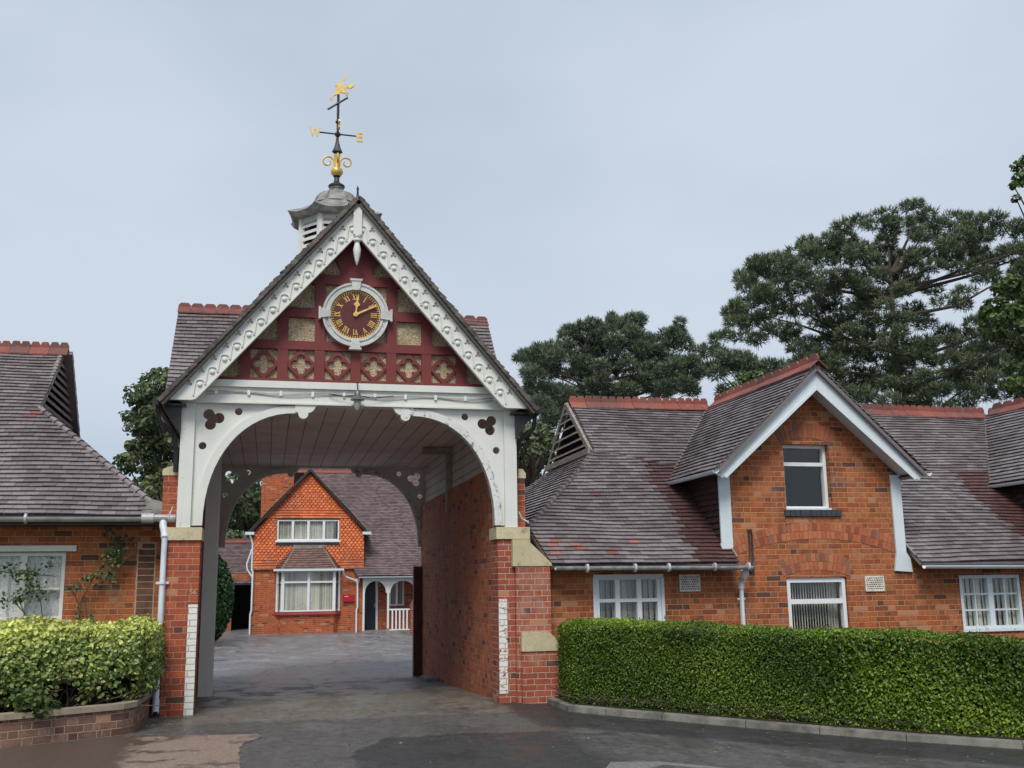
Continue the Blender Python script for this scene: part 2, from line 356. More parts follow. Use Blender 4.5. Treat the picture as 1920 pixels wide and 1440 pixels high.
m_hang=tiles('orange hung tile',[(0,(.58,.10,.02)),(.5,(.72,.15,.025)),(.8,(.80,.20,.045)),(1,(.34,.12,.07))],rough=.6)
m_cheek=tiles('dark cheek tile',[(0,(.05,.025,.025)),(1,(.09,.04,.035))],rough=.5)
m_ridge=tiles('red crested ridge tile',[(0,(.24,.06,.042)),(.5,(.33,.085,.055)),(1,(.19,.07,.055))],rough=.6,lichen=.55)
m_ridge_d=tiles('dark red ridge tile',[(0,(.20,.05,.04)),(.5,(.28,.07,.05)),(1,(.16,.06,.05))],rough=.6,lichen=.5)
m_white=paint('old white timber paint',(.70,.71,.66),amt=.665,dirt=.25)
m_chip=paint('flaking white timber paint',(.70,.70,.67),chip=(.22,.23,.24),amt=.575,dirt=.3)
m_bwhite=paint('pale blue white paint',(.66,.73,.76),chip=(.4,.42,.42),amt=.72,dirt=.2)
m_upvc=plain('white window frame',(.78,.80,.82),.35,var=.08)
m_gutter=plain('grey white gutter',(.55,.57,.57),.4,var=.45,scale=9)
m_gutw=plain('white rainwater pipe',(.66,.72,.80),.35,var=.2,scale=5)
m_stone=stone('yellow limestone',(.60,.53,.35),(.47,.40,.25))
m_coping=stone('brown concrete coping',(.36,.30,.22),(.24,.21,.16))
m_maroon=paint('maroon timber paint',(.185,.032,.031),chip=(.5,.42,.40),amt=.665,rough=.55,dirt=.5)
t=NT('speckled roughcast'); p_=t.pos(); vo=t.n('TexVoronoi'); vo.inputs['Scale'].default_value=95; t.set(vo.inputs['Vector'],p_)
c_=t.ramp(vo.outputs['Color'],[(0,(.07,.05,.035)),(.3,(.36,.27,.16)),(.6,(.68,.54,.34)),(1,(.84,.72,.52))]); c_=t.mix(t.sm(t.noise(p_,3,4),.4,.7,0,.35),c_,(.09,.07,.04)); t.bump(vo.outputs[0],.01,1); m_cast=t.out(c_,.9)
m_lead=plain('grey lead',(.31,.30,.28),.5,var=.5,scale=7,metal=.1)
m_iron=plain('dark iron',(.035,.028,.028),.45,var=.3)
m_black=plain('black gutter paint',(.018,.017,.018),.4)
m_gold=plain('gold leaf',(.86,.58,.16),.35,metal=.35,var=.25,scale=14)
m_face=plain('maroon clock face',(.115,.016,.017),.4,var=.25,scale=9)
m_surr=stone('pale clock surround',(.66,.67,.65),(.50,.50,.48))
m_ceil=planks('painted ceiling boards',(.78,.64,.56),.25,0)
m_board=planks('painted wall boards',(.62,.56,.50),.16,1)
m_oldwood=plain('weathered grey wood',(.34,.30,.26),.8,var=.5,scale=20)
m_brown=plain('brown jamb timber and tile gap shade',(.10,.028,.018),.6,var=.4)
m_glass=glass('window glass'); m_dark=plain('dark room lining',(.03,.03,.035),.9,bump=0)
m_blind=tiles('cream vertical blind',[(0,(.50,.48,.40)),(.4,(.76,.73,.62)),(1,(.86,.83,.72))],rough=.7)
m_blindg=tiles('grey brown vertical blind',[(0,(.30,.27,.235)),(.5,(.50,.46,.41)),(1,(.62,.58,.52))],rough=.7)
t=NT('lace curtain'); p_=t.pos(); vo=t.n('TexVoronoi'); vo.inputs['Scale'].default_value=60; t.set(vo.inputs['Vector'],p_); nn=t.noise(p_,30,3,.7)
c_=t.mix(t.sm(t.m('ADD',vo.outputs[0],t.m('MULTIPLY',nn,.4)),.5,.85),(.92,.90,.86),(.58,.57,.55)); m_lace=t.out(c_,.9)
m_soil=plain('dark soil',(.06,.04,.028),.95,var=.6,scale=20,bump=.02)
m_twig=plain('brown twig',(.12,.085,.06),.85,var=.5,scale=20)
m_bark=plain('pine bark',(.09,.065,.05),.9,var=.5,scale=8,bump=.02)
m_redsign=plain('crimson sign',(.42,.01,.025),.4,var=.1)
m_sill=plain('pink red sill paint',(.42,.06,.07),.5,var=.2)
m_navy=plain('navy door paint',(.018,.025,.045),.3,var=.2)
m_kerb=stone('kerb concrete',(.25,.24,.21),(.10,.10,.09))
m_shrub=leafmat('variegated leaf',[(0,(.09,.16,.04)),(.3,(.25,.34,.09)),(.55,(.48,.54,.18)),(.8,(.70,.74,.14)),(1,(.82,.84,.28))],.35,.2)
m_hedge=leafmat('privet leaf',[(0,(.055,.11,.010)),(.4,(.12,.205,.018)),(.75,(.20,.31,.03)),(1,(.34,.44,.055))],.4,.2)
m_bush=leafmat('bush leaf',[(0,(.02,.05,.018)),(.6,(.05,.12,.035)),(1,(.11,.2,.06))],.45,.2)
m_rose=leafmat('rose leaf',[(0,(.03,.065,.03)),(.6,(.08,.14,.05)),(1,(.16,.20,.09))],.4,.2)
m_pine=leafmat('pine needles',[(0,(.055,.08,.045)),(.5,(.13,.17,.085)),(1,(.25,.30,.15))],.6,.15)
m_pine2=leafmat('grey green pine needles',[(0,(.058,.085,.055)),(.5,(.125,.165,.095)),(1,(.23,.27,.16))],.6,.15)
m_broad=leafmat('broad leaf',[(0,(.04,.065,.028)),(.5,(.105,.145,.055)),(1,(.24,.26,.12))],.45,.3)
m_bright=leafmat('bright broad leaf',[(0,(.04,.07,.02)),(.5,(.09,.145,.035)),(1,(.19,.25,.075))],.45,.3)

# ---------------- ground ----------------
def asphalt():
    t=NT('wet patched asphalt'); p=t.pos(); x=t.n('SeparateXYZ'); t.set(x.inputs[0],p); X,Y=x.outputs[0],x.outputs[1]
    n1=t.noise(p,.9,7,.68); n2=t.noise(p,5,7,.72); g=t.noise(p,70,6,.85); g2=t.noise(p,9,9,.84); vs=t.n('TexVoronoi'); vs.inputs['Scale'].default_value=55; t.set(vs.inputs['Vector'],p); stn=vs.outputs['Distance']; w_=t.m('MULTIPLY',t.m('SUBTRACT',n1,.5),.9); w2=t.m('MULTIPLY',t.m('SUBTRACT',n2,.5),.5)
    Yw=t.m('ADD',t.m('ADD',Y,w_),w2); Xw=t.m('ADD',X,t.m('MULTIPLY',t.m('SUBTRACT',n2,.5),.35))
    base=t.mix(n2,(.065,.061,.06),(.105,.098,.094))
    conc=t.mix(n2,(.14,.12,.095),(.22,.19,.15))            # old tan surface inside the arch
    court=t.mix(t.sm(n1,.3,.7),(.21,.205,.225),(.33,.32,.34))  # courtyard asphalt, with the sky's reflection put into its pale blue-grey colour
    newp=t.mix(n2,(.022,.022,.024),(.04,.04,.042))
    c=t.mix(t.sm(Yw,12.9,13.2),base,conc); c=t.mix(t.sm(Yw,16.6,17.6),c,court)
    # newer black strip along the kerb and at the right of the drive
    kk=t.m('SUBTRACT',t.m('ADD',Y,t.m('MULTIPLY',X,.72)),w2)
    mk=t.m('MULTIPLY',t.sm(X,2.9,3.15),t.sm(kk,13.6,13.9)); mk=t.m('MULTIPLY',mk,t.sm(Y,14.5,14.3))
    c=t.mix(mk,c,newp)
    dkp=t.m('MULTIPLY',t.sm(Yw,11.32,11.24),t.sm(t.m('SUBTRACT',Xw,t.m('MULTIPLY',t.m('MAXIMUM',t.m('SUBTRACT',Yw,10.3),0),.45)),.80,.86)); dkp=t.m('MULTIPLY',dkp,t.sm(X,3.3,2.9))
    c=t.mix(dkp,c,newp)
    mic=t.m('MULTIPLY',t.sm(g,.35,.75),t.m('SUBTRACT',1,t.m('MULTIPLY',t.m('MAXIMUM',mk,dkp),.6))); c=t.mix(mic,tuple([.0]*3) if False else c,t.mix(.45,c,(.36,.33,.30)))
    c=t.mix(t.sm(g2,.40,.60),t.mix(.45,c,(.0,.0,.0)),c); c=t.mix(t.m('MULTIPLY',t.sm(g,.55,.75),.35),c,(.33,.31,.28))
    # cracks
    vo=t.n('TexVoronoi',feature='DISTANCE_TO_EDGE'); vo.inputs['Scale'].default_value=.55; t.set(vo.inputs['Vector'],t.vm('ADD',p,t.vm('MULTIPLY',t.noise(p,2.5,4,col=True),(.7,.7,0))))
    crk=t.m('MULTIPLY',t.sm(vo.outputs[0],.022,.006),t.sm(n1,.42,.5)); c=t.mix(t.m('MULTIPLY',crk,t.sm(Y,15,20,.28,.75)),c,(.02,.02,.02))
    leaf=t.sm(t.noise(p,22,2,.4),.80,.82); 
    wet=t.sm(t.m('ADD',t.noise(t.vm('MULTIPLY',p,(1,.55,1)),1.7,8,.74),t.m('MULTIPLY',t.sm(Y,14,19),.05)),.47,.545); c=t.mix(t.m('MULTIPLY',wet,.5),c,t.mix(.55,c,(.02,.02,.022)))
    rg=t.m('ADD',t.m('MULTIPLY',wet,-.27),t.m('ADD',.53,t.m('MULTIPLY',g2,.2)))
    pud=t.sm(t.noise(t.vm('MULTIPLY',t.vm('ADD',p,(5,2,0)),(.55,1.3,1)),1.1,7,.66),.60,.625); rg=t.m('SUBTRACT',rg,t.m('MULTIPLY',pud,.18)); c=t.mix(t.m('MULTIPLY',pud,.5),c,(.03,.03,.032))
    t.bump(t.m('ADD',t.m('MULTIPLY',g,t.m('SUBTRACT',1.35,wet)),t.m('MULTIPLY',g2,.3)),.009,.9)
    return t.out(c,rg,spec=.5)
def grid_mesh(name,xs,ys,f,mat,parent=None):
    V=[(x,y,f(x,y)) for y in ys for x in xs]; n=len(xs); F=[(j*n+i,j*n+i+1,(j+1)*n+i+1,(j+1)*n+i) for j in range(len(ys)-1) for i in range(n-1)]
    return mesh_obj(name,V,F,[.5]*len(F),mat,parent,True)
m_asph=asphalt()
xs=[-600,-200,-60,-20,-8,-4,-2,0,2,3.4]+[3.4+.5*i for i in range(1,24)]+[20,60,200,600]
ys=[-60,-20,-5,0,3,6,8,10,11,12,13,14]+[14.5+.5*i for i in range(0,14)]+[24,30,45,80,200,900]
def gz(x,y):
    return G(min(x,15),y)
struct(grid_mesh('ground',xs,ys,gz,m_asph))
def redpatch():
    t=NT('pink brown aggregate'); p=t.pos(); g=t.noise(p,60,6,.85); n=t.noise(p,1.5,5,.6)
    c=t.mix(t.sm(g,.35,.7),(.12,.08,.062),(.40,.30,.245)); sx=t.n('SeparateXYZ'); t.set(sx.inputs[0],p); wn_=t.noise(t.vm('ADD',p,(3,1,0)),1.6,7,.7); wet=t.m('MAXIMUM',t.sm(wn_,.52,.60),t.sm(t.m('ADD',sx.outputs[0],t.m('MULTIPLY',wn_,.8)),-.75,-.95)); c=t.mix(t.m('MULTIPLY',wet,.75),c,(.05,.035,.03)); t.bump(g,.004,1)
    return t.out(c,t.m('ADD',t.m('MULTIPLY',wet,-.4),.7))
mb=MB()
edge=[(-6,6),(-.12,6),(-.10,8.5),(-.18,9.84),(-.22,11.0),(-.16,11.35),(.02,11.75),(-.05,11.95),(-.9,12.1),(-1.5,12.18),(-2.4,11.75),(-3.4,11.2),(-6,10.2)]
out=[]
for i in range(len(edge)):
    a=Vector(edge[i]);b=Vector(edge[(i+1)%len(edge)]); k=max(1,int((b-a).length/.08)) if i in range(2,10) else 1
    for j in range(k):
        q=a+(b-a)*j/k; out.append((q.x+random.uniform(-.012,.012),q.y+random.uniform(-.012,.012)))
mb.plate([out],0,.008,map=lambda a,b,c:(a,b,.004+c)); struct(mb.build('path',redpatch()))
mb=MB(); mb.plate([[(3.15+.1*math.sin(i*1.3),0) if False else (a,b) for i,(a,b) in enumerate([(3.0,9.1),(3.4,9.0),(3.8,8.75),(4.2,8.3),(4.4,7.8),(4.2,7),(2.5,7),(2.75,8.6)])]],0,.008,map=lambda a,b,c:(a,b,G(a,b)+.002+c)); struct(mb.build('pavement',plain('worn pale asphalt',(.22,.20,.185),.7,var=.4,scale=30,bump=.004)))

# ---------------- gatehouse ----------------
gh=thing('gatehouse','timber and brick arched gatehouse with clock gable, cupola and gilt weathervane over the drive','gatehouse',(1.1,14,0))
CX=1.1; YF=14.0; YB=21.7
def mir(x): return 2*CX-x
# piers
mb=MB(); mb.box(-1.25,-.85,14.0,14.42,-.1,2.17); mb.build('pier',m_pier,gh)['label']='smooth red brick pier carrying the drainpipe'
mb=MB(); mb.box(3.08,3.31,14.0,14.42,-.1,2.17); rp_=mb.build('pier',m_pierw,gh)
mb=MB(); mb.box(3.311,3.80,13.93,14.5,-.2,1.80); mb.box(3.37,3.955,13.86,14.5,-.25,.665); mb.build('buttress',m_pierw,gh)
mb=MB(); mb.xz([(3.365,.667),(3.985,.667),(3.975,.69),(3.745,.92),(3.365,.92)],13.845,14.5)
mb.xz([(3.27,1.80),(3.82,1.80),(3.82,1.835),(3.52,2.12),(3.52,2.165),(3.27,2.165)],13.915,14.5); mb.each('weathering_stone',m_stone,gh)
for x0,x1 in ((-1.275,-.835),(3.055,3.53)):
    mb=MB(); mb.box(x0,x1,13.965,14.45,2.172,2.335); mb.build('stone_cap',m_stone,gh)
# painted strips
mb=MB(); mb.box(-.965,-.85,13.994,13.999,.0,1.36); mb.build('painted_strip',m_wash,gh)
mb=MB(); mb.box(3.083,3.20,13.994,13.999,.12,1.36); mb.build('painted_strip',m_washw,gh)
# digits
def text(mb,s,size,x,z,y0,y1,bevel=0,map=None):
    cu=bpy.data.curves.new('tmp','FONT'); cu.body=s; cu.size=size; cu.extrude=abs(y1-y0)/2; cu.align_x='CENTER'; cu.offset=size*.018; cu.fill_mode='BOTH'; cu.resolution_u=3
    o=bpy.data.objects.new('tmp',cu); COL.objects.link(o); dg=bpy.context.evaluated_depsgraph_get(); dg.update(); me=bpy.data.meshes.new_from_object(o.evaluated_get(dg))
    V=[tuple(v.co) for v in me.vertices]; F=[tuple(p.vertices) for p in me.polygons]; bpy.data.objects.remove(o); bpy.data.curves.remove(cu); bpy.data.meshes.remove(me)
    ym=(y0+y1)/2; mb.add([(x+a,ym-c,z+b) if map is None else map(a,b,c) for a,b,c in V],F,.5)
mb=MB(); text(mb,"56",.088,-.915,1.485,13.993,13.999); mb.build('house_number',plain('pale carved digits',(.55,.33,.25),.8),gh)
# flank walls
mb=MB(); mb.box(-1.22,-1.03,14.42,21.5,-.4,3.22); mb.build('flank_wall',m_passage,gh)
mb=MB(); mb.box(-1.36,-1.165,14.16,14.6,2.335,3.02); mb.build('pilaster',m_pier,gh)
mb=MB(); mb.box(3.10,3.40,14.42,21.5,-.4,3.22); mb.build('flank_wall',m_passage,gh)
mb=MB(); mb.box(3.372,3.515,14.16,14.6,2.335,3.03); mb.build('pilaster',m_pier,gh)
mb=MB(); mb.xz([(3.36,3.032),(3.53,3.032),(3.53,3.10),(3.49,3.16),(3.36,3.17)],14.15,14.6); mb.xz([(-1.16,3.022),(-1.375,3.022),(-1.375,3.10),(-1.32,3.13),(-1.16,3.17)],14.15,14.6); mb.each('coping_stone',m_stone,gh)
# upper boarded walls, ceiling
mb=MB(); mb.box(3.17,3.34,14.3,21.6,3.222,4.0); mb.box(-1.14,-.97,14.3,21.6,3.222,4.0); mb.each('boarded_wall',m_board,gh)
mb=MB(); mb.box(-1.1,3.3,14.2,21.7,4.0,4.05); mb.build('ceiling',m_ceil,gh)
mb=MB(); 
mb.box(3.168,3.08,18.2,18.34,2.85,3.99); mb.box(3.08,2.65,18.2,18.34,3.88,3.99); mb.build('tie_bracket',plain('faded brown timber',(.38,.30,.25),.7,var=.3),gh)
# boxed post standing just inside on the left
mb=MB(); mb.box(-.995,-.80,17.3,17.72,-.12,3.9); mb.box(-.80,-.785,17.33,17.40,-.12,3.9); mb.box(-.80,-.785,17.55,17.62,-.12,3.9); mb.build('boxed_post',m_white,gh)
mb=MB(); mb.box(2.93,3.09,21.35,21.5,-.4,1.95); mb.each('door_jamb',m_brown,gh)
# arch screens, front and back
def arch_screen(y,dz=0,paintm=m_white,chipm=m_chip):
    # intrados as measured, quarter curve from the cap up to the pendant
    def intr(n=16,off=0):
        P=[]; a_=1.17+off; h=1.50+off
        for i in range(n+1):
            t=math.pi/2*i/n; P.append((.33-a_*math.cos(t)**.92 ,2.36+h*math.sin(t)**.92))
        return P
    P=intr(); Q=intr(off=.10)
    for s in (0,1):
        f=(lambda p:p) if s==0 else (lambda p:(mir(p[0]),p[1]))
        mt=paintm if s==0 else chipm
        sp=[(-.985,2.36),(-.985,3.968),(.33,3.968)]+list(reversed([(a,b) for a,b in P]))
        holes=[foil(-.765,3.765,.080,.072,3,math.radians(130),.05),circ(-.435,3.872,.050),circ(-.880,3.405,.050)]
        mb=MB(); mb.plate([[f(p) for p in sp]]+[[f(p) for p in h] for h in holes],y+.03,y+.09); mb.build('spandrel',paintm,gh)
        mb=MB(); mb.plate([[f(p) for p in list(P)+list(reversed(Q))]],y-.02,y+.11)
        R=[(p[0]+.0,p[1]) for p in P]; mb.build('arch_brace',mt,gh)
        mb=MB(); mb.plate([[f(p) for p in [(.30,3.969),(.60,3.969),(.57,3.95),(.545,3.90),(.50,3.87),(.475,3.865)]+[(.41+.065*math.cos(a),3.845+.06*math.sin(a)*1.0) for a in [0,-.4,-.8,-1.2,-1.57,-1.9,-2.3,-2.7,-3.14]]+[(.335,3.87),(.30,3.88)]]],y-.035,y+.12); mb.build('pendant_bracket',mt,gh)
        mb=MB(); x0,x1=(f((-1.16,0))[0],f((-.986,0))[0]); mb.box(x0,x1,y-.02,y+.16,2.336,3.968); mb.build('post',paintm,gh)
arch_screen(14.0); arch_screen(21.55)
# beams
mb=MB(); mb.box(-1.17,3.37,13.97,14.16,3.97,4.19); mb.box(-1.19,3.39,13.93,13.969,4.192,4.285); mb.box(-1.19,3.39,13.945,13.969,3.972,3.995); mb.build('tie_beam',m_white,gh)
mb=MB(); mb.box(-1.17,3.37,21.5,21.7,3.97,4.2); mb.build('tie_beam',m_white,gh)
mb=MB()
for zz,am in ((4.125,.012),(4.10,.02)):
    mb.tube([(x,13.955,zz+am*math.sin(x*5+zz*30)-.02*math.exp(-((x-1.1)/.25)**2)*0) for x in [-.85+.1*i for i in range(40)]],.006,5)
mb.each('cable',plain('pale cable',(.45,.45,.43),.5),gh)
mb=MB()
for i in range(10): mb.box(-.75+.42*i,-.715+.42*i,13.945,13.969,4.085,4.15)
mb.each('cable_clip',m_upvc,gh)
# gable: roughcast panel, framing
AP=6.62; SL=1.165
mb=MB(); mb.xz([(-1.02,4.2),(3.22,4.2),(CX,4.2+2.12*SL)],14.06,14.12); mb.build('roughcast_panel',m_cast,gh)
mb=MB(); Y0,Y1=14.0,14.06
def gx(z): return (AP-z)/SL   # half width of the gable at height z
def hb(z0,z1,y0=Y0): mb.xz([(CX-gx(z0)-.1,z0),(CX+gx(z0)+.1,z0),(CX+gx(z1)+.1,z1),(CX-gx(z1)-.1,z1)],y0,Y1)
hb(4.286,4.335,13.985); hb(4.745,4.865,13.995); 
for sx in (-1,1):
    mb.xz([(CX+sx*.45,5.20),(CX+sx*(gx(5.2)+.1),5.20),(CX+sx*(gx(5.34)+.1),5.34),(CX+sx*.45,5.34)],13.996,Y1)
hb(5.69,5.83)
for k in range(-4,5):
    x=CX+k*.492; 
    if abs(k)%2==0 or True:
        top=4.745
        if abs(k)<=3: mb.box(x-.068,x+.068,13.999,Y1,4.335,min(top,AP-SL*(abs(x-CX)-.1)))
for k in (-3,-2,-1,1,2,3):
    if k in (-1,1,-2,2,-3,3):
        x=CX+k*.492; zt=min(6.2,AP-SL*(abs(x-CX)-.14)); 
        if abs(k)==1: mb.box(x-.068,x+.068,13.999,Y1,4.865,5.69)
        if abs(k)==2: mb.box(x-.068,x+.068,13.999,Y1,4.865,5.20)
for sx in (-1,1):
    # edge boards under the barge and curved braces at the top
    mb.bar(CX+sx*(gx(4.25)),4.25,CX+sx*gx(6.6),6.6,.13,13.994,Y1)
mb.xz([(CX-.13,5.83),(CX+.13,5.83),(CX+.09,6.6),(CX-.09,6.6)],13.997,Y1)
fan=[(CX+.10,5.83)]+[(CX+.13+.42*(1-math.cos(a)),6.25-.42*math.sin(a)) for a in [1.57*i/8 for i in range(8,-1,-1)]][:0]
for sx in (-1,1):
    pts=[(CX,5.83),(CX+sx*.22,5.83)]+[(CX+sx*(.22+.30*(1-math.cos(a))),5.83+.34*math.sin(a)) for a in [1.4*i/8 for i in range(9)]]+[(CX+sx*.45,6.3),(CX,6.6)]
    mb.plate([pts if sx>0 else pts[::-1]],14.002,Y1)
mb.build('timber_frame',m_maroon,gh)
# lozenge panels
mb=MB()
for k in (-2.5,-1.5,-.5,.5,1.5,2.5):
    x=CX+k*.492; z=4.54; hw_=.178; hh=.205
    o_=[(x-hw_,z-hh),(x+hw_,z-hh),(x+hw_,z+hh),(x-hw_,z+hh)]
    b=.125
    tri=[[(x-hw_,z+hh-.135),(x-hw_,z+hh),(x-hw_+.125,z+hh)],[(x+hw_,z+hh-.135),(x+hw_-.125,z+hh),(x+hw_,z+hh)],[(x-hw_,z-hh+.135),(x-hw_+.125,z-hh),(x-hw_,z-hh)],[(x+hw_,z-hh+.135),(x+hw_,z-hh),(x+hw_-.125,z-hh)]]
    lo=[(x,z-hh-.0),(x+.20,z),(x,z+hh),(x-.20,z)]
    lz=[(x-.015,z-hh),(x+.015,z-hh),(x+hw_,z-.03),(x+hw_,z+.03),(x+.015,z+hh),(x-.015,z+hh),(x-hw_,z+.03),(x-hw_,z-.03)]
    mb=MB(); mb.plate([lz,foil(x,z,.082,.056,4,0,.068)],14.015,Y1-.001); mb.build('lozenge_panel',m_maroon,gh)
for sx in (-1,1):
    x=CX+sx*3.5*.492; mb=MB(); mb.bar(x-sx*.05,4.74,x+sx*.22,4.36,.09,14.012,Y1); mb.build('gable_strut',m_maroon,gh)
mb=MB()
for i in range(66):
    x=CX-1.98+i*.061; mb.box(x,x+.034,13.965,13.985,4.29,4.305)
mb.each('dentil',m_maroon,gh)
# bargeboards (measured at 14.0, set forward at 13.75)
def B(x,z): return (x*.9825,1.55+(z-1.55)*.9825)
BX=1.075*.9825+.02
s0=(6.80-4.0)/(BX+1.345)
L_=math.hypot(BX+1.345,2.80); ud=Vector(((BX+1.345)/L_,2.80/L_)); nd=Vector((ud.y,-ud.x)) # along up, inward(down)
for sx in (0,1):
    T=Vector((-1.345,4.0))
    def Q(a,b):   # a along from lower tip, b inward
        p=T+ud*a+nd*b; return (p.x,p.y) if sx==0 else (2*BX-p.x,p.y)
    wd=.298
    # outline: vertical cut at the apex
    def cutx(b): # a where x reaches BX
        return (BX-T.x-nd.x*b)/ud.x
    low=[Q(.0,0),Q(cutx(0),0),Q(cutx(wd),wd),Q(-wd*.0+ .0+ (3.955-(T+nd*wd).y)/ud.y if False else .235,wd),(Q(.235,wd)[0]-(.06 if sx==0 else -.06),3.965),(Q(0,0)[0]+(.0),3.965)]
    holes=[]
    nb=14; a0=.40; da=(cutx(.17)-.14-a0)/(nb-1)
    bar=MB(); 
    for i in range(nb):
        a=a0+i*da
        for (u,v) in ((.075,.085),(.108,.105),(.075,.125)): pass
        c=T+ud*(a-.075)+nd*.085; c=Q(a-.078,.09)
        ang=math.radians(90)
        holes.append(foil(c[0],c[1],.026,.019,3,ang,.012,24))
    mbp=MB(); mbp.plate([low]+holes,13.75,13.785); bb=mbp.build('bargeboard',m_white,gh)
    mb=MB(); mb.plate([low],13.787,13.81); mb.build('backing_board',m_white,bb)
    mb=MB()
    for (b0,b1,yy) in ((0,.022,13.72),(.034,.048,13.735),(wd-.022,wd,13.735)):
        q=[Q(.02 if b0<.1 else .25,b0),Q(cutx(b0),b0),Q(cutx(b1),b1),Q(.02 if b0<.1 else .25,b1)]; mb.xz(q if sx==0 else q[::-1],yy,13.75)
    mb.each('moulding',m_white,bb)
    mb=MB(); md=MB()
    for i in range(nb):
        a=a0+i*da; c=Q(a,.205)
        # boss: squat dome
        for (r_,y_) in ((.034,13.745),(.030,13.73),(.018,13.718)): pass
        prof=[(.036,0),(.033,.012),(.024,.022),(.010,.028)]; V=[];F=[];n=12
        for (r_,h) in prof:
            for k in range(n): V.append((c[0]+r_*math.cos(k*math.tau/n),13.75-h,c[1]+r_*math.sin(k*math.tau/n)))
        for j in range(3):
            for k in range(n): F.append((j*n+k,j*n+(k+1)%n,(j+1)*n+(k+1)%n,(j+1)*n+k))
        F.append(tuple(range(3*n,4*n))); mb.add(V,F,.5)
        # scallop: ogee line sweeping over each boss
        pts=[]
        for k in range(13):
            tt=k/12*math.pi*1.02; pts.append((.062*math.cos(tt),.068*math.sin(tt)))
        P=[Q(a-.0+0,0)]
        up=(1 if sx==0 else -1)
        path=[(c[0]+up*(.060*math.cos(t_)),13.740,c[1]+.012+.058*max(0,math.sin(t_))**.6) for t_ in [math.pi*1.0-k*math.pi/11 for k in range(12)]]
        nxt=Q(a-da,.205)
        # tail runs down to the top of the next scallop
        path=[(nxt[0]+up*.070,13.742,nxt[1]+.028)]+[(path[0][0]-up*.006,13.742,path[0][2]-.03)]+path+[(path[-1][0]+up*.022,13.742,path[-1][2]-.004)]
        md.tube(path,.0115,5)
    mb.each('boss',m_white,bb,True); md.build('scallop_moulding',m_white,bb,True)
mb=MB(); mb.box(BX-.058,BX+.058,13.70,13.80,6.34,6.82); 
mb.lathe([(.028,5.97),(.03,5.99),(.045,6.05),(.055,6.13),(.035,6.22),(.03,6.24),(.06,6.26),(.06,6.28),(.035,6.30),(.055,6.32),(.055,6.34)],BX,13.75,14); 
mb.lathe([(.004,5.91),(.028,5.97)],BX,13.75,14); mb.build('apex_pendant',m_white,gh,True)
mb=MB(); mb.lathe([(.035,6.88),(.02,6.93),(.012,7.02),(.02,7.04),(.004,7.09)],BX,13.8,8); mb.build('apex_spike',m_iron,gh,True)
# roof
RZ=6.86; EX=2.50; EZ=RZ-EX*1.175
sl_=math.hypot(EX,RZ-EZ); cxr=1.085
mb=MB()
roof(mb,(cxr-EX,22.0,EZ),(0,-1,0),(EX,0,RZ-EZ),[(0,0),(8.32,0),(8.32,sl_),(0,sl_)],g=.105,wav=.012,lift=.009)
roof(mb,(cxr+EX,13.68,EZ),(0,1,0),(-EX,0,RZ-EZ),[(0,0),(8.32,0),(8.32,sl_),(0,sl_)],g=.105,wav=.012,lift=.009)
# irregular verge slips in front
for sx in (-1,1):
    NV=46
    for i in range(NV):
        a=i/NV; x=cxr+sx*EX*(1-a); z=EZ+(RZ-EZ)*a; x2=cxr+sx*EX*(1-a-1/NV); z2=EZ+(RZ-EZ)*(a+1/NV)
        n=Vector((sx*1.175,0,1)).normalized(); j=random.uniform(0,.022)
        q=[Vector((x,0,z))+n*(.034+j),Vector((x2,0,z2))+n*(.02+j),Vector((x2,0,z2))-n*.02,Vector((x,0,z))-n*.01]; mb.xz([(p.x,p.z) for p in q],13.655,13.70)
mrf=mb.build('roof',m_tile_g,gh)
mb=MB()
roof(mb,(-1.62,16.02,3.97),(1,0,0),(0,1.98,2.34),[(0,0),(.3,0),(2.35,3.065),(0,3.065)],wav=.01)
roof(mb,(1.5,16.02,3.97),(1,0,0),(0,1.98,2.34),[(2.0,0),(2.3,0),(2.3,3.065),(-.05,3.065)],wav=.01)
roof(mb,(3.8,19.98,3.97),(-1,0,0),(0,-1.98,2.34),[(0,0),(.3,0),(2.35,3.065),(0,3.065)],wav=.01)
roof(mb,(3.8,19.98,3.97),(-1,0,0),(0,-1.98,2.34),[(5.12,0),(5.42,0),(5.42,3.065),(3.07,3.065)],wav=.01)
mb.build('cross_roof',m_tile,gh)
mb=MB(); ridge(mb,(-1.63,18.0,6.32),(.7,18.0,6.32),11,crest=.09,humps=1); mb.build('ridge_tiles',m_ridge_d,gh); mb=MB(); ridge(mb,(1.6,18.0,6.32),(3.81,18.0,6.32),10,crest=.09,humps=1); mb.build('ridge_tiles',m_ridge_d,gh)
mb=MB(); ridge(mb,(cxr,13.66,RZ+.01),(cxr,17.3,RZ+.01),12,crest=0); mb.build('ridge_tiles',m_tile_g,gh); mb=MB(); ridge(mb,(cxr,18.7,RZ+.01),(cxr,22.0,RZ+.01),10,crest=0); mb.build('ridge_tiles',m_tile_g,gh)
mb=MB(); 
for x0 in (-1.3,3.4):
    mb.yz([(16.2,3.97),(19.8,3.97),(18,6.15)],x0,x0+.1)
mb.each('gable_wall',m_pier,gh)
mb=MB(); mb.xz([(-1.02,4.2),(3.22,4.2),(CX,6.6)],21.6,21.68); mb.build('back_gable',m_maroon,gh)
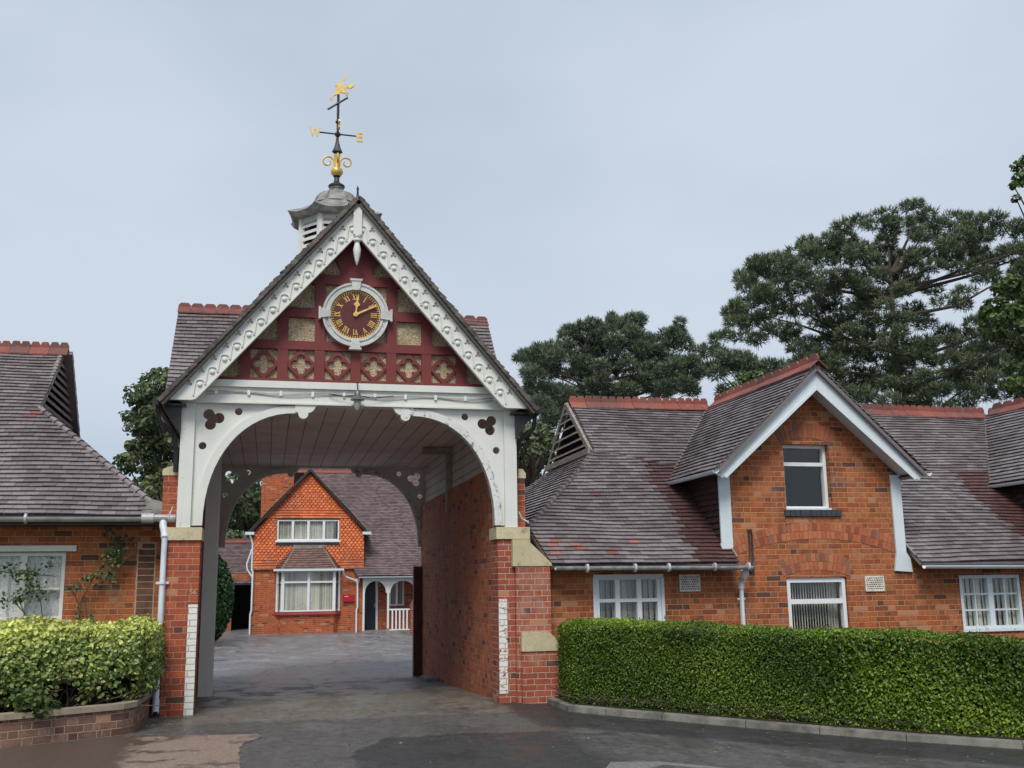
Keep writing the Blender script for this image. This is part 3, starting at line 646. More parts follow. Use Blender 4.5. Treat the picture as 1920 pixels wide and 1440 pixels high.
# eaves: soffit, rafters feet, gutter
mb=MB()
for sx in (-1,1):
    f=(lambda x:x) if sx<0 else (lambda x:2*cxr-x)
    mb.box(f(-1.40),f(-1.10),13.84,22,3.90,3.93)
    for i in range(14): y=13.9+i*.6; mb.xz([(f(-1.165),3.55),(f(-1.165),3.9),(f(-1.38),3.9),(f(-1.36),3.84)],y,y+.06)
mb.each('eaves_bracket',m_black,gh)
mb=MB()
for sx in (-1,1):
    f=(lambda x:x) if sx<0 else (lambda x:2*cxr-x)
    mb.tube([(f(-1.46),13.72,3.93),(f(-1.46),22,3.93)],.05,10)
    mb.tube([(f(-1.46),13.95,3.9),(f(-1.44),13.97,3.72),(f(-1.25),14.05,3.55),(f(-1.21),14.1,3.3),(f(-1.21),14.1,3.06)],.032,8)
mb.each('gutter',m_black,gh,True)
mb=MB(); mb.tube([(3.39,14.03,2.55),(3.43,14.0,2.45),(3.52,13.98,2.40)],.012,6); mb.tube([(-1.21,13.98,2.60),(-1.26,13.96,2.45)],.01,6); mb.each('cable',m_gutter,gh)
# ---- clock ----
CC=(1.085,5.255)
def ring(r0,r1,n=64): return [circ(CC[0],CC[1],r1,n),circ(CC[0],CC[1],r0,n)]
mb=MB(); mb.plate(ring(.352,.442),13.93,14.0); mb.plate(ring(.352,.385),13.915,13.93); mb.plate(ring(.425,.455),13.915,14.0)
for k in range(4):
    a=math.pi/2*k; c,s_=math.cos(a),math.sin(a); rt=lambda p:(CC[0]+p[0]*c-p[1]*s_,CC[1]+p[0]*s_+p[1]*c)
    mb.xz([rt(p) for p in [(.345,-.05),(.475,-.068),(.475,.068),(.345,.05)]],13.895,13.99); mb.xz([rt(p) for p in [(.476,-.082),(.505,-.088),(.505,.088),(.476,.082)]],13.885,13.99)
ck=mb.build('clock_surround',m_surr,gh)
mb=MB(); mb.plate([circ(*CC,.353,64)],13.95,13.99); dial=mb.build('clock_dial',m_face,gh)
mb=MB(); mb.plate(ring(.333,.343),13.945,13.95); 
for k in range(60):
    a=math.tau*k/60; c,s_=math.cos(a),math.sin(a); rr=.0075 if k%5 else .011
    q=[(.305,-rr*.55),(.333,-rr*.55),(.333,rr*.55),(.305,rr*.55)]; mb.xz([(CC[0]+x*c-z*s_,CC[1]+x*s_+z*c) for x,z in q],13.946,13.95)
mb.build('minute_track',m_gold,dial)
def glyph(ch):
    H=.078; t1=.0105; t2=.0045; sr=.0045
    if ch=='I': return [[(-t1/2,0),(t1/2,0),(t1/2,H),(-t1/2,H)],[(-.012,0),(.012,0),(.012,sr),(-.012,sr)],[(-.012,H-sr),(.012,H-sr),(.012,H),(-.012,H)]],.0235
    if ch=='V': return [[(-.022,H),(-.008,H),(.004,0),(-.004,0)],[(.014,H),(.020,H),(.004,0),(-.002,0)],[(-.029,H-sr),(-.001,H-sr),(-.001,H),(-.029,H)],[(.007,H-sr),(.028,H-sr),(.028,H),(.007,H)]],.046
    if ch=='X': return [[(-.024,H),(-.010,H),(.022,0),(.008,0)],[(.014,H),(.021,H),(-.014,0),(-.021,0)],[(-.031,H-sr),(-.003,H-sr),(-.003,H),(-.031,H)],[(.005,H-sr),(.028,H-sr),(.028,H),(.005,H)],[(-.028,0),(-.007,0),(-.007,sr),(-.028,sr)],[(.003,0),(.029,0),(.029,sr),(.003,sr)]],.052
for h,sx_ in enumerate(['XII','I','II','III','IIII','V','VI','VII','VIII','IX','X','XI']):
    a=math.pi/2-math.tau*h/12; g_=[glyph(c) for c in sx_]; W_=sum(g[1] for g in g_); sq=min(1,.098/W_); x=-W_*sq/2
    rx_,ry_=math.cos(a),math.sin(a); tx,ty=ry_,-rx_; mb=MB()
    for pol,wg in g_:
        x+=wg*sq/2
        for li,pl in enumerate(pol):
            q=[(CC[0]+tx*(x+p[0]*sq)+rx_*(.212+p[1]),CC[1]+ty*(x+p[0]*sq)+ry_*(.212+p[1])) for p in pl]; mb.xz(q,13.943-li*.0003,13.949)
        x+=wg*sq/2
    mb.build('roman_numeral',m_gold,dial)
def hand(deg,outline,y0,y1):
    a=math.radians(deg); rx_,ry_=math.sin(a),math.cos(a); tx,ty=ry_,-rx_
    return [(CC[0]+tx*p[0]+rx_*p[1],CC[1]+ty*p[0]+ry_*p[1]) for p in outline]
mb=MB(); half=[(.012,-.01),(.018,.03),(.008,.06),(.012,.10),(.022,.125),(.040,.135),(.043,.155),(.026,.17),(.012,.19),(.006,.23),(.0015,.265)]
mb.plate([hand(6,[(-x,z) for x,z in half]+[(x,z) for x,z in reversed(half)],0,0)],13.928,13.936); mb.plate([circ(*CC,.034,20),circ(*CC,.010,12)],13.926,13.938); mb.build('hour_hand',m_gold,dial)
mb=MB(); half=[(.010,-.01),(.017,.02),(.013,.06),(.010,.2),(.012,.26),(.009,.315)]
mb.plate([hand(64,[(-x,z) for x,z in half]+[(x,z) for x,z in reversed(half)],0,0)],13.916,13.924); mb.plate([circ(*CC,.026,20),circ(*CC,.008,12)],13.914,13.925); mb.build('minute_hand',m_gold,dial)
# ---- cupola ----
KX,KY=1.02,18.0
cu_=MB(); cu_.lathe([(.56,6.3),(.56,6.62),(.60,6.62),(.60,6.75)],KX,KY,8,math.pi/8-.10); a8=math.pi/8-.10
for k in range(8):
    a=a8+k*math.pi/4; x,y=KX+.63*math.cos(a),KY+.63*math.sin(a); cu_.lathe([(.062,6.7),(.062,8.0)],x,y,6,a)
cu_.lathe([(.60,7.90),(.64,7.92),(.64,7.97),(.66,7.98),(.66,8.01)],KX,KY,8,a8)
cup=cu_.build('cupola',m_white,gh)
mb=MB()
for k in range(8):
    a=a8+(k+.5)*math.pi/4; ap=.63*math.cos(math.pi/8); hl=.63*math.sin(math.pi/8)-.03; ra=Vector((math.cos(a),math.sin(a),0)); ta=Vector((-ra.y,ra.x,0)); c0=Vector((KX,KY,0))
    for i in range(10):
        z=6.70+i*.122; p=c0+ra*(ap-.05)+Vector((0,0,z+.055)); q=c0+ra*(ap+.028)+Vector((0,0,z))
        mb.ext([p-ta*hl,p+ta*hl,q+ta*hl,q-ta*hl],(0,0,.05))
mb.each('louvre',m_white,cup)
mb=MB(); mb.lathe([(.50,6.7),(.50,7.98)],KX,KY,8,a8); mb.build('cupola_lining',m_dark,cup)
# flared lead skirt with concave sides and upturned corners
mb=MB(); V=[];F=[]; n=64
prof=[(.60,8.00),(.70,7.97),(.82,7.98),(.88,8.06),(.80,8.10),(.66,8.17),(.52,8.26),(.44,8.33),(.42,8.37)]
for i,(r_,z) in enumerate(prof):
    fl=[.0,.3,.8,1,.9,.5,.2,0,0][i]
    for k in range(n):
        th=math.tau*k/n; ph=(th-a8)%(math.pi/4)-math.pi/8; e=1-abs(abs(ph)-math.pi/8)/(math.pi/8); cor=e**3
        oc=math.cos(math.pi/8)/math.cos(ph)
        rr=r_*(oc+(.06*cor-.03)*fl); V.append((KX+rr*math.cos(th),KY+rr*math.sin(th),z+.055*cor*fl))
for i in range(len(prof)-1):
    for k in range(n): F.append((i*n+k,i*n+(k+1)%n,(i+1)*n+(k+1)%n,(i+1)*n+k))
F.append(tuple(reversed(range(n)))); mb.add(V,F,.5); mb.build('skirt_roof',m_lead,cup,True)
mb=MB(); mb.lathe([(.43,8.34),(.40,8.37),(.385,8.41),(.36,8.47),(.31,8.535),(.23,8.585),(.14,8.61),(.11,8.62),(.11,8.67),(.13,8.68),(.13,8.70),(.10,8.705)],KX,KY,24)
for k in range(8):
    a=a8+k*math.pi/4; mb.tube([(KX+r_*1.0*math.cos(a),KY+r_*math.sin(a),z+.004) for r_,z in [(.405,8.37),(.39,8.41),(.365,8.47),(.315,8.535),(.235,8.585),(.14,8.615)]],.014,5)
mb.build('dome',m_lead,cup,True)
# ---- weathervane (apparent heights at 18.0) ----
mb=MB(); mb.lathe([(.10,8.70),(.15,8.715),(.15,8.745),(.11,8.77),(.07,8.80),(.05,8.83),(.045,8.90),(.07,8.93)],KX,KY,14)
mb.lathe([(.035,8.85),(.035,9.45)],KX,KY,8); mb.lathe([(.05,9.34),(.04,9.37),(.10,9.40),(.06,9.49),(.03,9.60),(.018,9.68)],KX,KY,6); mb.lathe([(.022,9.66),(.022,9.96),(.045,9.98),(.045,10.01),(.024,10.02),(.024,10.54)],KX,KY,8); mb.lathe([(.03,9.70),(.055,9.73),(.055,9.77),(.03,9.80)],KX,KY,8)
vane=mb.build('weathervane',m_iron,gh,True)
mb=MB(); mb.tube([(KX-.33,KY,9.765),(KX+.34,KY,9.745)],.014,6); mb.tube([(KX,KY-.34,9.755),(KX,KY+.34,9.755)],.014,6); mb.each('compass_arm',m_iron,vane)
mb=MB(); mb.lathe([(.05,8.92),(.10,8.97),(.115,9.02),(.10,9.07),(.05,9.11),(.045,9.2),(.06,9.34),(.03,9.38)],KX,KY,14)
for sx in (-1,1):
    P=[]
    for i in range(22):
        tt=i/21; a=math.pi*.95-tt*math.pi*2.1; r_=.115*(1-tt*.62); P.append((KX+sx*(.055+.115+r_*math.cos(a)),KY,9.20+r_*math.sin(a)-.0))
    mb.tube([(KX+sx*.04,KY,9.10)]+P,.017,6)
    mb.tube([(KX,KY+sx*(p[0]-KX)*sx,p[2]) for p in P],.017,6)
mb.build('gilt_scrollwork',m_gold,vane,True)
for ch,fm in (('W',lambda a,b,c:(KX-.41+a*.72,KY-c,9.675+b)),('E',lambda a,b,c:(KX+.40+a,KY-c,9.645+b)),('N',lambda a,b,c:(KX+c,KY+.43+a,9.665+b)),('S',lambda a,b,c:(KX+c,KY-.43+a,9.665+b))):
    mb=MB(); text(mb,ch,.255,0,0,0,.03,map=fm); mb.build('compass_letter',m_gold,vane)
hp=[(222,225),(235,205),(248,185),(262,158),(268,172),(278,178),(281,205),(276,232),(288,215),(300,180),(318,130),(337,92),(362,60),(367,66),(352,105),(345,128),(331,162),(322,195),(316,228),(330,228),(344,236),(352,212),(375,190),(402,180),(425,182),(440,170),(446,182),(458,188),(446,196),(452,204),(434,206),(440,218),(420,218),(424,234),(405,230),(396,248),(380,232),(366,226),(354,244),(346,262),(348,282),(362,284),(388,300),(384,310),(362,296),(352,300),(358,318),(377,334),(368,338),(350,322),(338,304),(315,306),(298,294),(285,300),(270,318),(245,334),(214,346),(196,366),(192,384),(192,414),(184,416),(182,384),(170,402),(166,410),(158,406),(172,374),(190,350),(214,334),(224,300),(228,268),(242,240),(246,216),(232,230)]
hz=[(KX+(x-262)/6.55/101+.0,1.55+(10.56-1.55)-(y-318)/6.55/101*1.02) for x,y in hp][::-1]
mb=MB(); mb.plate([hz],KY-.014,KY+.014); mb.build('winged_horse',m_gold,vane)
mb=MB(); mb.tube([(KX-.19,KY-.02,10.22),(KX+.17,KY-.02,10.49)],.02,8); mb.build('vane_bar',m_iron,vane,True)
# ---- lantern hanging at the middle of the beam
ln=thing('lantern','small grey conical hanging lantern at the middle of the arch beam','lantern',(1.12,13.85,4.0))
mb=MB(); mb.tube([(1.12,13.93,4.30),(1.12,13.86,4.26),(1.12,13.84,4.16)],.008,6); mb.tube([(.74,13.93,4.13),(.95,13.9,4.09),(1.1,13.86,4.11),(1.3,13.9,4.08),(1.62,13.93,4.12)],.007,5); mb.build('bracket',m_iron,ln)
mb=MB(); mb.lathe([(.02,4.17),(.035,4.15),(.045,4.10),(.045,4.09),(.095,4.045),(.095,4.035),(.04,4.04)],1.12,13.85,16); mb.build('lamp_shade',plain('grey tin',(.16,.18,.175),.4,metal=.4),ln,True)
mb=MB(); mb.lathe([(.045,4.035),(.05,3.98),(.04,3.92),(.02,3.89)],1.12,13.85,12); mb.build('lamp_glass',plain('cloudy lamp glass',(.35,.35,.33),.2),ln,True)

# ---------------- window builder ----------------
def window(parent,x0,x1,z0,z1,y,cols=2,rows=(.5,),fr=.06,mu=.045,mat=None,depth=.09,blind=None,arch=0,glassy=True,rec=.35,bars=None,slat=.09,cover=1.0,topcols=None,name='window'):
    """frame with mullions and transoms, one pane mesh, blinds and a dark lining; faces -y"""
    mat=mat or m_upvc; mb=MB()
    mb.box(x0,x0+fr,y,y+depth,z0,z1); mb.box(x1-fr,x1,y,y+depth,z0,z1); mb.box(x0+fr,x1-fr,y+.001,y+depth,z0,z0+fr)
    if arch:
        n=12; top=[(x0+(x1-x0)*i/n,z1+arch*math.sin(math.pi*i/n)) for i in range(n+1)]
        mb.xz([(x0+fr,z1-fr),(x1-fr,z1-fr)]+[(x1,z1-.0)][:0]+list(reversed([(a,b) for a,b in top])),y+.002,y+depth)
    else: mb.box(x0+fr,x1-fr,y+.001,y+depth,z1-fr,z1)
    W_=x1-x0; H_=z1-z0
    for i in range(1,cols): 
        xm=x0+W_*i/cols; mb.box(xm-mu,xm+mu,y+.003,y+depth,z0+fr,z1-fr)
    for r_ in rows:
        zm=z0+H_*r_
        for i in range(cols):
            a=x0+W_*i/cols+(mu if i else fr); b=x0+W_*(i+1)/cols-(mu if i<cols-1 else fr); mb.box(a,b,y+.006,y+depth,zm-mu*.7,zm+mu*.7)
    if bars:
        nx,nz_=bars
        for i in range(cols):
            a=x0+W_*i/cols+(mu if i else fr); b=x0+W_*(i+1)/cols-(mu if i<cols-1 else fr)
            for j in range(1,nx): q=a+(b-a)*j/nx; mb.box(q-.013,q+.013,y+.02,y+.05,z0+fr,z1-fr)
            for j in range(1,nz_): q=z0+fr+(H_-2*fr)*j/nz_; mb.box(a,b,y+.022,y+.048,q-.013,q+.013)
    f=mb.build('window_frame' if parent is not None else name,mat,parent)
    mb=MB(); mb.box(x0+fr*.5,x1-fr*.5,y+.055,y+.063,z0+fr*.5,z1-fr*.5+ (arch*.3)); mb.build('pane',m_glass,f)
    mb=MB(); e=.12; a,b,c,d=x0-e,x1+e,z0-e,z1+e; yy=y+depth+.04; ye=y+1.4
    mb.box(a,b,ye,ye+.03,c,d); mb.box(a-.03,a,yy,ye,c,d); mb.box(b,b+.03,yy,ye,c,d); mb.box(a,b,yy,ye,c-.03,c); mb.box(a,b,yy,ye,d,d+.03); mb.build('room_lining',m_dark,f)
    if blind:
        mb=MB(); x=x0+.02; k=0
        while x<x0+W_*cover:
            t_=random.uniform(.2,.5); c_,s_=math.cos(t_),math.sin(t_); h=slat*.5
            p=Vector((x+h,y+.125,0)); mb.ext([(p.x-h*c_,p.y-h*s_,z0),(p.x+h*c_,p.y+h*s_,z0),(p.x+h*c_,p.y+h*s_,z1+arch),(p.x-h*c_,p.y-h*s_,z1+arch)],(0,.003,0)); x+=slat*random.uniform(.93,1.0)
        mb.build('vertical_blind',blind,f)
    return f

# ---------------- brick lodge on the right ----------------
rb=thing('brick_lodge','long low red brick lodge with steep tiled roof and gabled dormer behind the clipped hedge','building',(8,14.2,0))
YR=14.2
DCX=8.02; D2=14.1; DE=3.15; DW=1.72; DZ=4.76
def seg_arch(mb,xc,z0,hw,rise,h,y,n,th=.006,shift=0):
    # voussoirs of a segmental arch: chord half-width hw, springing z0, crown rise
    R=(hw*hw+rise*rise)/(2*rise); zc=z0+rise-R; a0=math.asin(hw/R)
    for i in range(n):
        t0=-a0+2*a0*i/n+.0035/R; t1=-a0+2*a0*(i+1)/n-.0035/R
        pts=[(xc+r_*math.sin(t_),zc+r_*math.cos(t_)) for r_,t_ in ((R,t0),(R,t1),(R+h,t1),(R+h,t0))]
        mb.xz(pts[::-1],y-th,y+.05,random.choice([.1,.3,.45,.5,.6,.7,.75,.8,.95]))
holes=[rect(4.53,5.53,.75,1.665),rect(7.50,8.49,.6,1.60),rect(10.42,11.52,.78,1.60)]
up=rect(7.575,8.345,2.60,3.60)
half=(DZ-.12-DE)/(DW)  # slope
wall=[(3.45,-.9),(16,-.9),(16,1.90),(9.545,1.90),(9.545,3.22),(DCX,DZ-.16),(6.62,3.22),(6.62,1.90),(3.45,1.90)]
mb=MB(); mb.plate([wall]+holes+[up],YR,YR+.3); mb.build('wall',m_brick,rb)
mb=MB(); mb.plate([[(DCX+6-1.45,1.9),(DCX+6+1.45,1.9),(DCX+6+1.45,3.22),(DCX+6,DZ-.16),(DCX+6-1.45,3.22)]],YR,YR+.3); mb.build('dormer_wall',m_brick,rb)
mb=MB(); mb.box(3.45,3.75,YR+.31,21.6,-.4,1.9); mb.build('end_wall',m_brick,rb)
mb=MB(); seg_arch(mb,7.96,3.61,.43,.09,.225,YR,13); mb.build('brick_arch',m_vous,rb); mb=MB(); seg_arch(mb,7.995,1.61,.55,.10,.12,YR,15); seg_arch(mb,7.995,1.735,.56,.10,.12,YR,16); mb.build('brick_arch',m_vous,rb)
mb=MB(); seg_arch(mb,8.05,1.93,1.35,.24,.115,YR,38); seg_arch(mb,8.05,2.05,1.37,.24,.115,YR,40); mb.build('relieving_arch',m_vous,rb)
# dark infill over arch-headed windows
mb=MB()
for i in range(11): mb.box(7.53+.086*i,7.53+.086*i+.08,YR-.035,YR+.04,2.505,2.60)
mb.build('blue_brick_sill',m_blueb,rb)
w1=window(rb,4.54,5.52,.75,1.655,YR+.02,cols=3,rows=(.62,),fr=.055,mu=.035,blind=m_blindg,slat=.085)
mb=MB(); mb.box(4.50,5.55,YR-.03,YR+.0,1.62,1.675); mb.box(4.495,4.54,YR-.012,YR+.019,.75,1.62); mb.box(5.52,5.565,YR-.012,YR+.019,.75,1.62); mb.build('casing',m_bwhite,w1)
w2=window(rb,7.515,8.475,.6,1.58,YR+.03,cols=1,rows=(.66,),fr=.055,mu=.05,blind=m_upvc,slat=.05,arch=.07,cover=.0)
mb=MB()
for i in range(18): x=7.6+i*.044; mb.box(x,x+.012,YR+.2,YR+.22,.6,1.56)
mb.build('vertical_blind',m_blind,w2); mb=MB(); mb.box(8.30,8.45,YR+.25,YR+.26,.6,1.56); mb.build('curtain',m_blind,w2)
w3=window(rb,10.43,11.51,.78,1.60,YR+.015,cols=2,rows=(),fr=.05,mu=.045,blind=m_blind,slat=.09,bars=(2,3),mat=m_bwhite)
mb=MB(); mb.box(10.40,11.54,YR-.03,YR+.014,.745,.78); mb.build('sill',m_bwhite,w3)
w4=window(rb,7.58,8.34,2.61,3.60,YR+.10,cols=1,rows=(.70,),fr=.05,mu=.04,arch=.075)
mb=MB(); mb.box(7.56,8.36,YR+.02,YR+.10,2.60,2.63); mb.build('sill',m_bwhite,w4)
# main roof
sl=.756; ys,zs,yr,zr=13.9,1.80,17.8,4.748; RL=math.hypot(yr-ys,zr-zs); vv=(0,yr-ys,zr-zs); sv=lambda y:(y-ys)*RL/(yr-ys)
mb=MB()
red=lambda u,v: (1.0<u+3.5<9 and False)
O=(0,ys,zs)
redz=lambda u,v:(3.6<u<5.2 and .1<v<.55 and random.random()<.35) or (6.0<u<6.7 and v<.25 and random.random()<.25)
kq=math.floor(sv(16.1)/.1)*.1
sA=lambda x:sv(13.9+(x-3.04)/.9)   # hip line
roof(mb,O,(1,0,0),vv,[(3.82,0),(6.62,0),(6.62,kq),(5.31,sv(16.44)),(3.67,sv(14.62))],redzone=redz,dryzone=lambda u,v:u>6.02,wav=.012,redp=.005)
roof(mb,O,(1,0,0),vv,[(5.31,sv(16.42)),(6.60,kq),(8.15,RL),(5.31,RL)],wav=.012,redp=.004)
roof(mb,O,(1,0,0),vv,[(9.58,0),(12.62,0),(12.62,kq),(9.58,kq)],dryzone=lambda u,v:u>11.75,wav=.012)
roof(mb,O,(1,0,0),vv,[(9.58,kq),(12.62,kq),(14.15,RL),(8.05,RL)],wav=.012)
# hip slope facing the gatehouse, gablet above it
hz_=lambda z:3.04+(z-1.8)/.842
HL=math.hypot(5.31-3.45,3.72-2.145); 
roof(mb,(3.45,17.8,2.145),(0,-1,0),(5.31-3.45,0,3.72-2.145),[(-3.44,0),(3.44,0),(1.36,HL),(-1.36,HL)],wav=.01)
roof(mb,(16,21.7,1.8),(-1,0,0),(0,-3.9,2.948),[(0,0),(12.5,0),(10.69,3.18),(0,3.18)],g=.3,w=.5)
roof(mb,(16,21.7,1.8),(-1,0,0),(0,-3.9,2.948),[(0,3.18),(10.69,3.18),(10.69,RL),(0,RL)],g=.3,w=.5)
mb.build('roof',m_tile,rb)
mb=MB(); DL=math.hypot(DW,DZ-DE)
for dx in (0,6):
    c_=DCX+dx
    roof(mb,(c_-DW,17.9,DE),(0,-1,0),(DW,0,DZ-DE),[(2.2,0),(4.1,0),(4.1,DL),(.0,DL)],wav=.008)
    roof(mb,(c_+DW,13.8,DE),(0,1,0),(-DW,0,DZ-DE),[(0,0),(1.9,0),(4.1,DL),(0,DL)],wav=.008)
mb.build('dormer_roof',m_tile,rb)
for a_ in (((5.28,17.8,4.80),(8.0,17.8,4.83),9,2),((8.2,17.8,4.83),(14.0,17.8,4.80),19,2),((14.1,17.8,4.80),(16,17.8,4.80),6,2),((8.02,13.74,4.81),(8.06,17.6,4.84),13,1),((14.05,13.74,4.81),(14.05,17.6,4.84),13,1)):
    mb=MB(); ridge(mb,a_[0],a_[1],a_[2],crest=.13,humps=a_[3]); mb.build('ridge_tiles',m_ridge,rb)
# hip bonnets, mortar in valleys
mb=MB()
for i in range(22):
    t_=i/22; p=Vector((3.67,14.62,2.36)).lerp(Vector((5.31,16.44,3.74)),t_); q=p+(Vector((5.31,16.44,3.74))-Vector((3.67,14.62,2.36)))/22*1.15
    mb.tube([p+Vector((0,0,.012)),q-Vector((0,0,.012))],[.055,.035],7,rr=random.random()*.7)
mb.build('hip_tiles',m_tile,rb)
mb=MB()
for c_ in (DCX,14.02):
    for sx in (-1,1):
        p=Vector((c_+sx*1.70,15.68,3.17)); q=Vector((c_+sx*.05,17.75,4.74)); 
        mb.tube([p.lerp(q,i/14)+Vector((random.uniform(-.01,.01),0,.015)) for i in range(15)],[.022]*15,5)
for (p,q) in (((6.64,14.0,1.9),(6.64,16.0,3.42)),((9.57,14.0,1.9),(9.57,16.0,3.42))):
    p,q=Vector(p),Vector(q); mb.tube([p.lerp(q,i/10) for i in range(11)],.018,5)
mb.each('valley_flashing',m_lead,rb)
# gablet
mb=MB(); gx_=5.2
mb.yz([(16.5,3.73),(19.1,3.73),(17.8,4.72)],gx_+.10,gx_+.12); mb.build('gablet_back',m_dark,rb)
def bar3(mb,p,q,w_,t_,n=(1,0,0)):
    p,q=Vector(p),Vector(q); d=(q-p).normalized(); s_=d.cross(Vector(n)).normalized()*w_/2; mb.ext([p-s_,q-s_,q+s_,p+s_],Vector(n)*t_)
mb=MB()
for (p,q,w_) in (((gx_,16.42,3.72),(gx_,17.8,4.76),.09),((gx_,19.18,3.72),(gx_,17.8,4.76),.09),((gx_-.03,16.4,3.74),(gx_-.03,19.2,3.74),.10)): bar3(mb,p,q,w_,.05)
for i in range(6):
    z=3.84+i*.145; hw_=(4.72-z)/.756-.03; 
    mb.ext([(gx_-.02,17.8-hw_,z),(gx_-.02,17.8+hw_,z),(gx_+.09,17.8+hw_,z+.085),(gx_+.09,17.8-hw_,z+.085)],(0,0,.018))
mb.build('gablet_louvre',m_oldwood,rb)
# dormer trim
mb=MB(); td=(DZ-DE)/DW
for c_ in (DCX,14.02):
    for sx in (-1,1):
        f=lambda x:c_+sx*x
        pts=[(f(0),DZ-.02),(f(DW-.02),DE-.02),(f(DW-.02),DE-.06),(f(DW-.10),DE-.11),(f(1.56),DE-.11),(f(0),DZ-.36)]
        mb.xz(pts if sx<0 else pts[::-1],13.87,13.90); 
        pts=[(f(0),DZ+.005),(f(DW-.0),DE+.005),(f(DW),DE-.03),(f(0),DZ-.05)]; mb.xz(pts if sx<0 else pts[::-1],13.845,13.868)
        pts=[(f(0),DZ-.33),(f(1.60),DE-.085),(f(1.55),DE-.115),(f(0),DZ-.375)]; mb.xz(pts if sx<0 else pts[::-1],13.855,13.869)
        mb.xz([(f(.0),DZ-.1),(f(1.75),DE-.02),(f(1.5),DE-.02),(f(0),DZ-.3)],13.901,14.2)
mb.each('dormer_bargeboard',m_bwhite,rb)
mb=MB()
for c_ in (DCX,14.02):
    mb.box(c_-1.54,c_-1.36,YR-.035,YR-.003,2.10,3.14); mb.box(c_+1.33,c_+1.50,YR-.035,YR-.003,1.93,3.14)
    mb.xz([(c_+1.28,1.68),(c_+1.58,1.66),(c_+1.56,1.86),(c_+1.47,2.0),(c_+1.34,2.0)][::1],YR-.04,YR-.004)
    mb.xz([(c_-1.56,2.10),(c_-1.53,2.02),(c_-1.48,1.99),(c_-1.36,2.04),(c_-1.36,2.10)][::1],YR-.034,YR-.004)
mb.each('corner_flashing',m_bwhite,rb)
mb=MB()
for c_ in (DCX,14.02):
    for sx in (-1,1):
        mb=MB(); x=c_+sx*1.46; u=Vector((0,-sx,0))
        if sx<0: roof(mb,(x,16.4,1.8),(0,-1,0),(0,0,1),[(2.21,0.25),(2.21,1.4),(.35,1.4)],g=.09,wav=.003)
        else: roof(mb,(x,14.19,1.8),(0,1,0),(0,0,1),[(.0,0.25),(1.86,1.4),(.0,1.4)],g=.09,wav=.003)
        mb.build('hung_tile_cheek',m_cheek,rb)
mb=MB()
for c_ in (DCX,14.02):
    for sx in (-1,1): mb.box(c_+sx*1.47,c_+sx*1.68,13.91,15.8,DE-.06,DE-.04)
mb.each('dormer_soffit',m_black,rb)
def gutter(mb,p,q,r=.055):
    p,q=Vector(p),Vector(q); d=(q-p).normalized(); s_=d.cross(Vector((0,0,1))).normalized(); V=[];F=[];n=9
    for e,c0 in enumerate((p,q)):
        for k in range(n):
            t_=math.pi*k/(n-1); V.append(c0+s_*r*math.cos(t_)-Vector((0,0,1))*r*math.sin(t_))
        for k in range(n):
            t_=math.pi*(n-1-k)/(n-1); V.append(c0+s_*(r-.006)*math.cos(t_)-Vector((0,0,1))*(r-.006)*math.sin(t_))
    m=2*n
    for k in range(m): F.append((k,(k+1)%m,m+(k+1)%m,m+k))
    F.append(tuple(reversed(range(m)))); F.append(tuple(range(m,2*m))); mb.add(V,F,.5)
mb=MB(); gutter(mb,(3.86,13.87,1.79),(6.80,13.87,1.77)); 
for x in (4.3,5.0,5.5,6.2,6.72): mb.tube([(x,13.865,1.76),(x+.03,13.865,1.76)],.062,10)
mb.build('gutter',m_gutter,rb,True)
mb=MB(); gutter(mb,(9.60,13.87,1.755),(16,13.87,1.70)); mb.build('gutter',m_bwhite,rb,True)
mb=MB()
for c_ in (DCX,14.02):
    for sx in (-1,1): gutter(mb,(c_+sx*(DW+.03),13.78,DE-.01),(c_+sx*(DW+.03),15.75,DE-.01),.05)
mb.each('dormer_gutter',m_bwhite,rb,True)
mb=MB(); mb.tube([(6.72,13.93,1.72),(6.72,14.0,1.62),(6.72,14.1,1.55),(6.72,14.1,-.1)],.034,10); mb.tube([(6.72,13.95,1.70),(6.72,14.0,1.62)],.055,10); mb.tube([(6.72,14.1,1.52),(6.72,14.1,1.45)],.046,10); mb.tube([(6.66,14.12,1.30),(6.78,14.12,1.30)],.015,6); mb.build('downpipe',m_bwhite,rb,True)
mb=MB(); mb.tube([(6.78,13.92,1.70),(6.88,14.1,1.74),(6.92,14.16,1.85),(6.92,14.17,2.30)],.014,6); mb.tube([(6.80,13.92,1.67),(6.93,14.1,1.72),(6.965,14.16,1.85),(6.965,14.17,2.27),(6.95,14.18,2.30)],.014,6); mb.each('black_pipe',m_black,rb,True)
for (x0,x1,z0,z1) in ((5.80,6.12,1.42,1.66),(8.79,9.11,1.38,1.61)):
    mb=MB(); hs=[]
    for i in range(9):
        for j in range(6): hs.append(circ(x0+.02+(x1-x0-.04)*(i+.5)/9+(.008 if j%2 else -.008),z0+.02+(z1-z0-.04)*(j+.5)/6,.0125,6))
    mb.plate([rect(x0,x1,z0,z1)]+hs,YR-.02,YR-.002); v_=mb.build('air_vent',plain('cream vent',(.78,.74,.66),.8,var=.3,scale=20),rb)
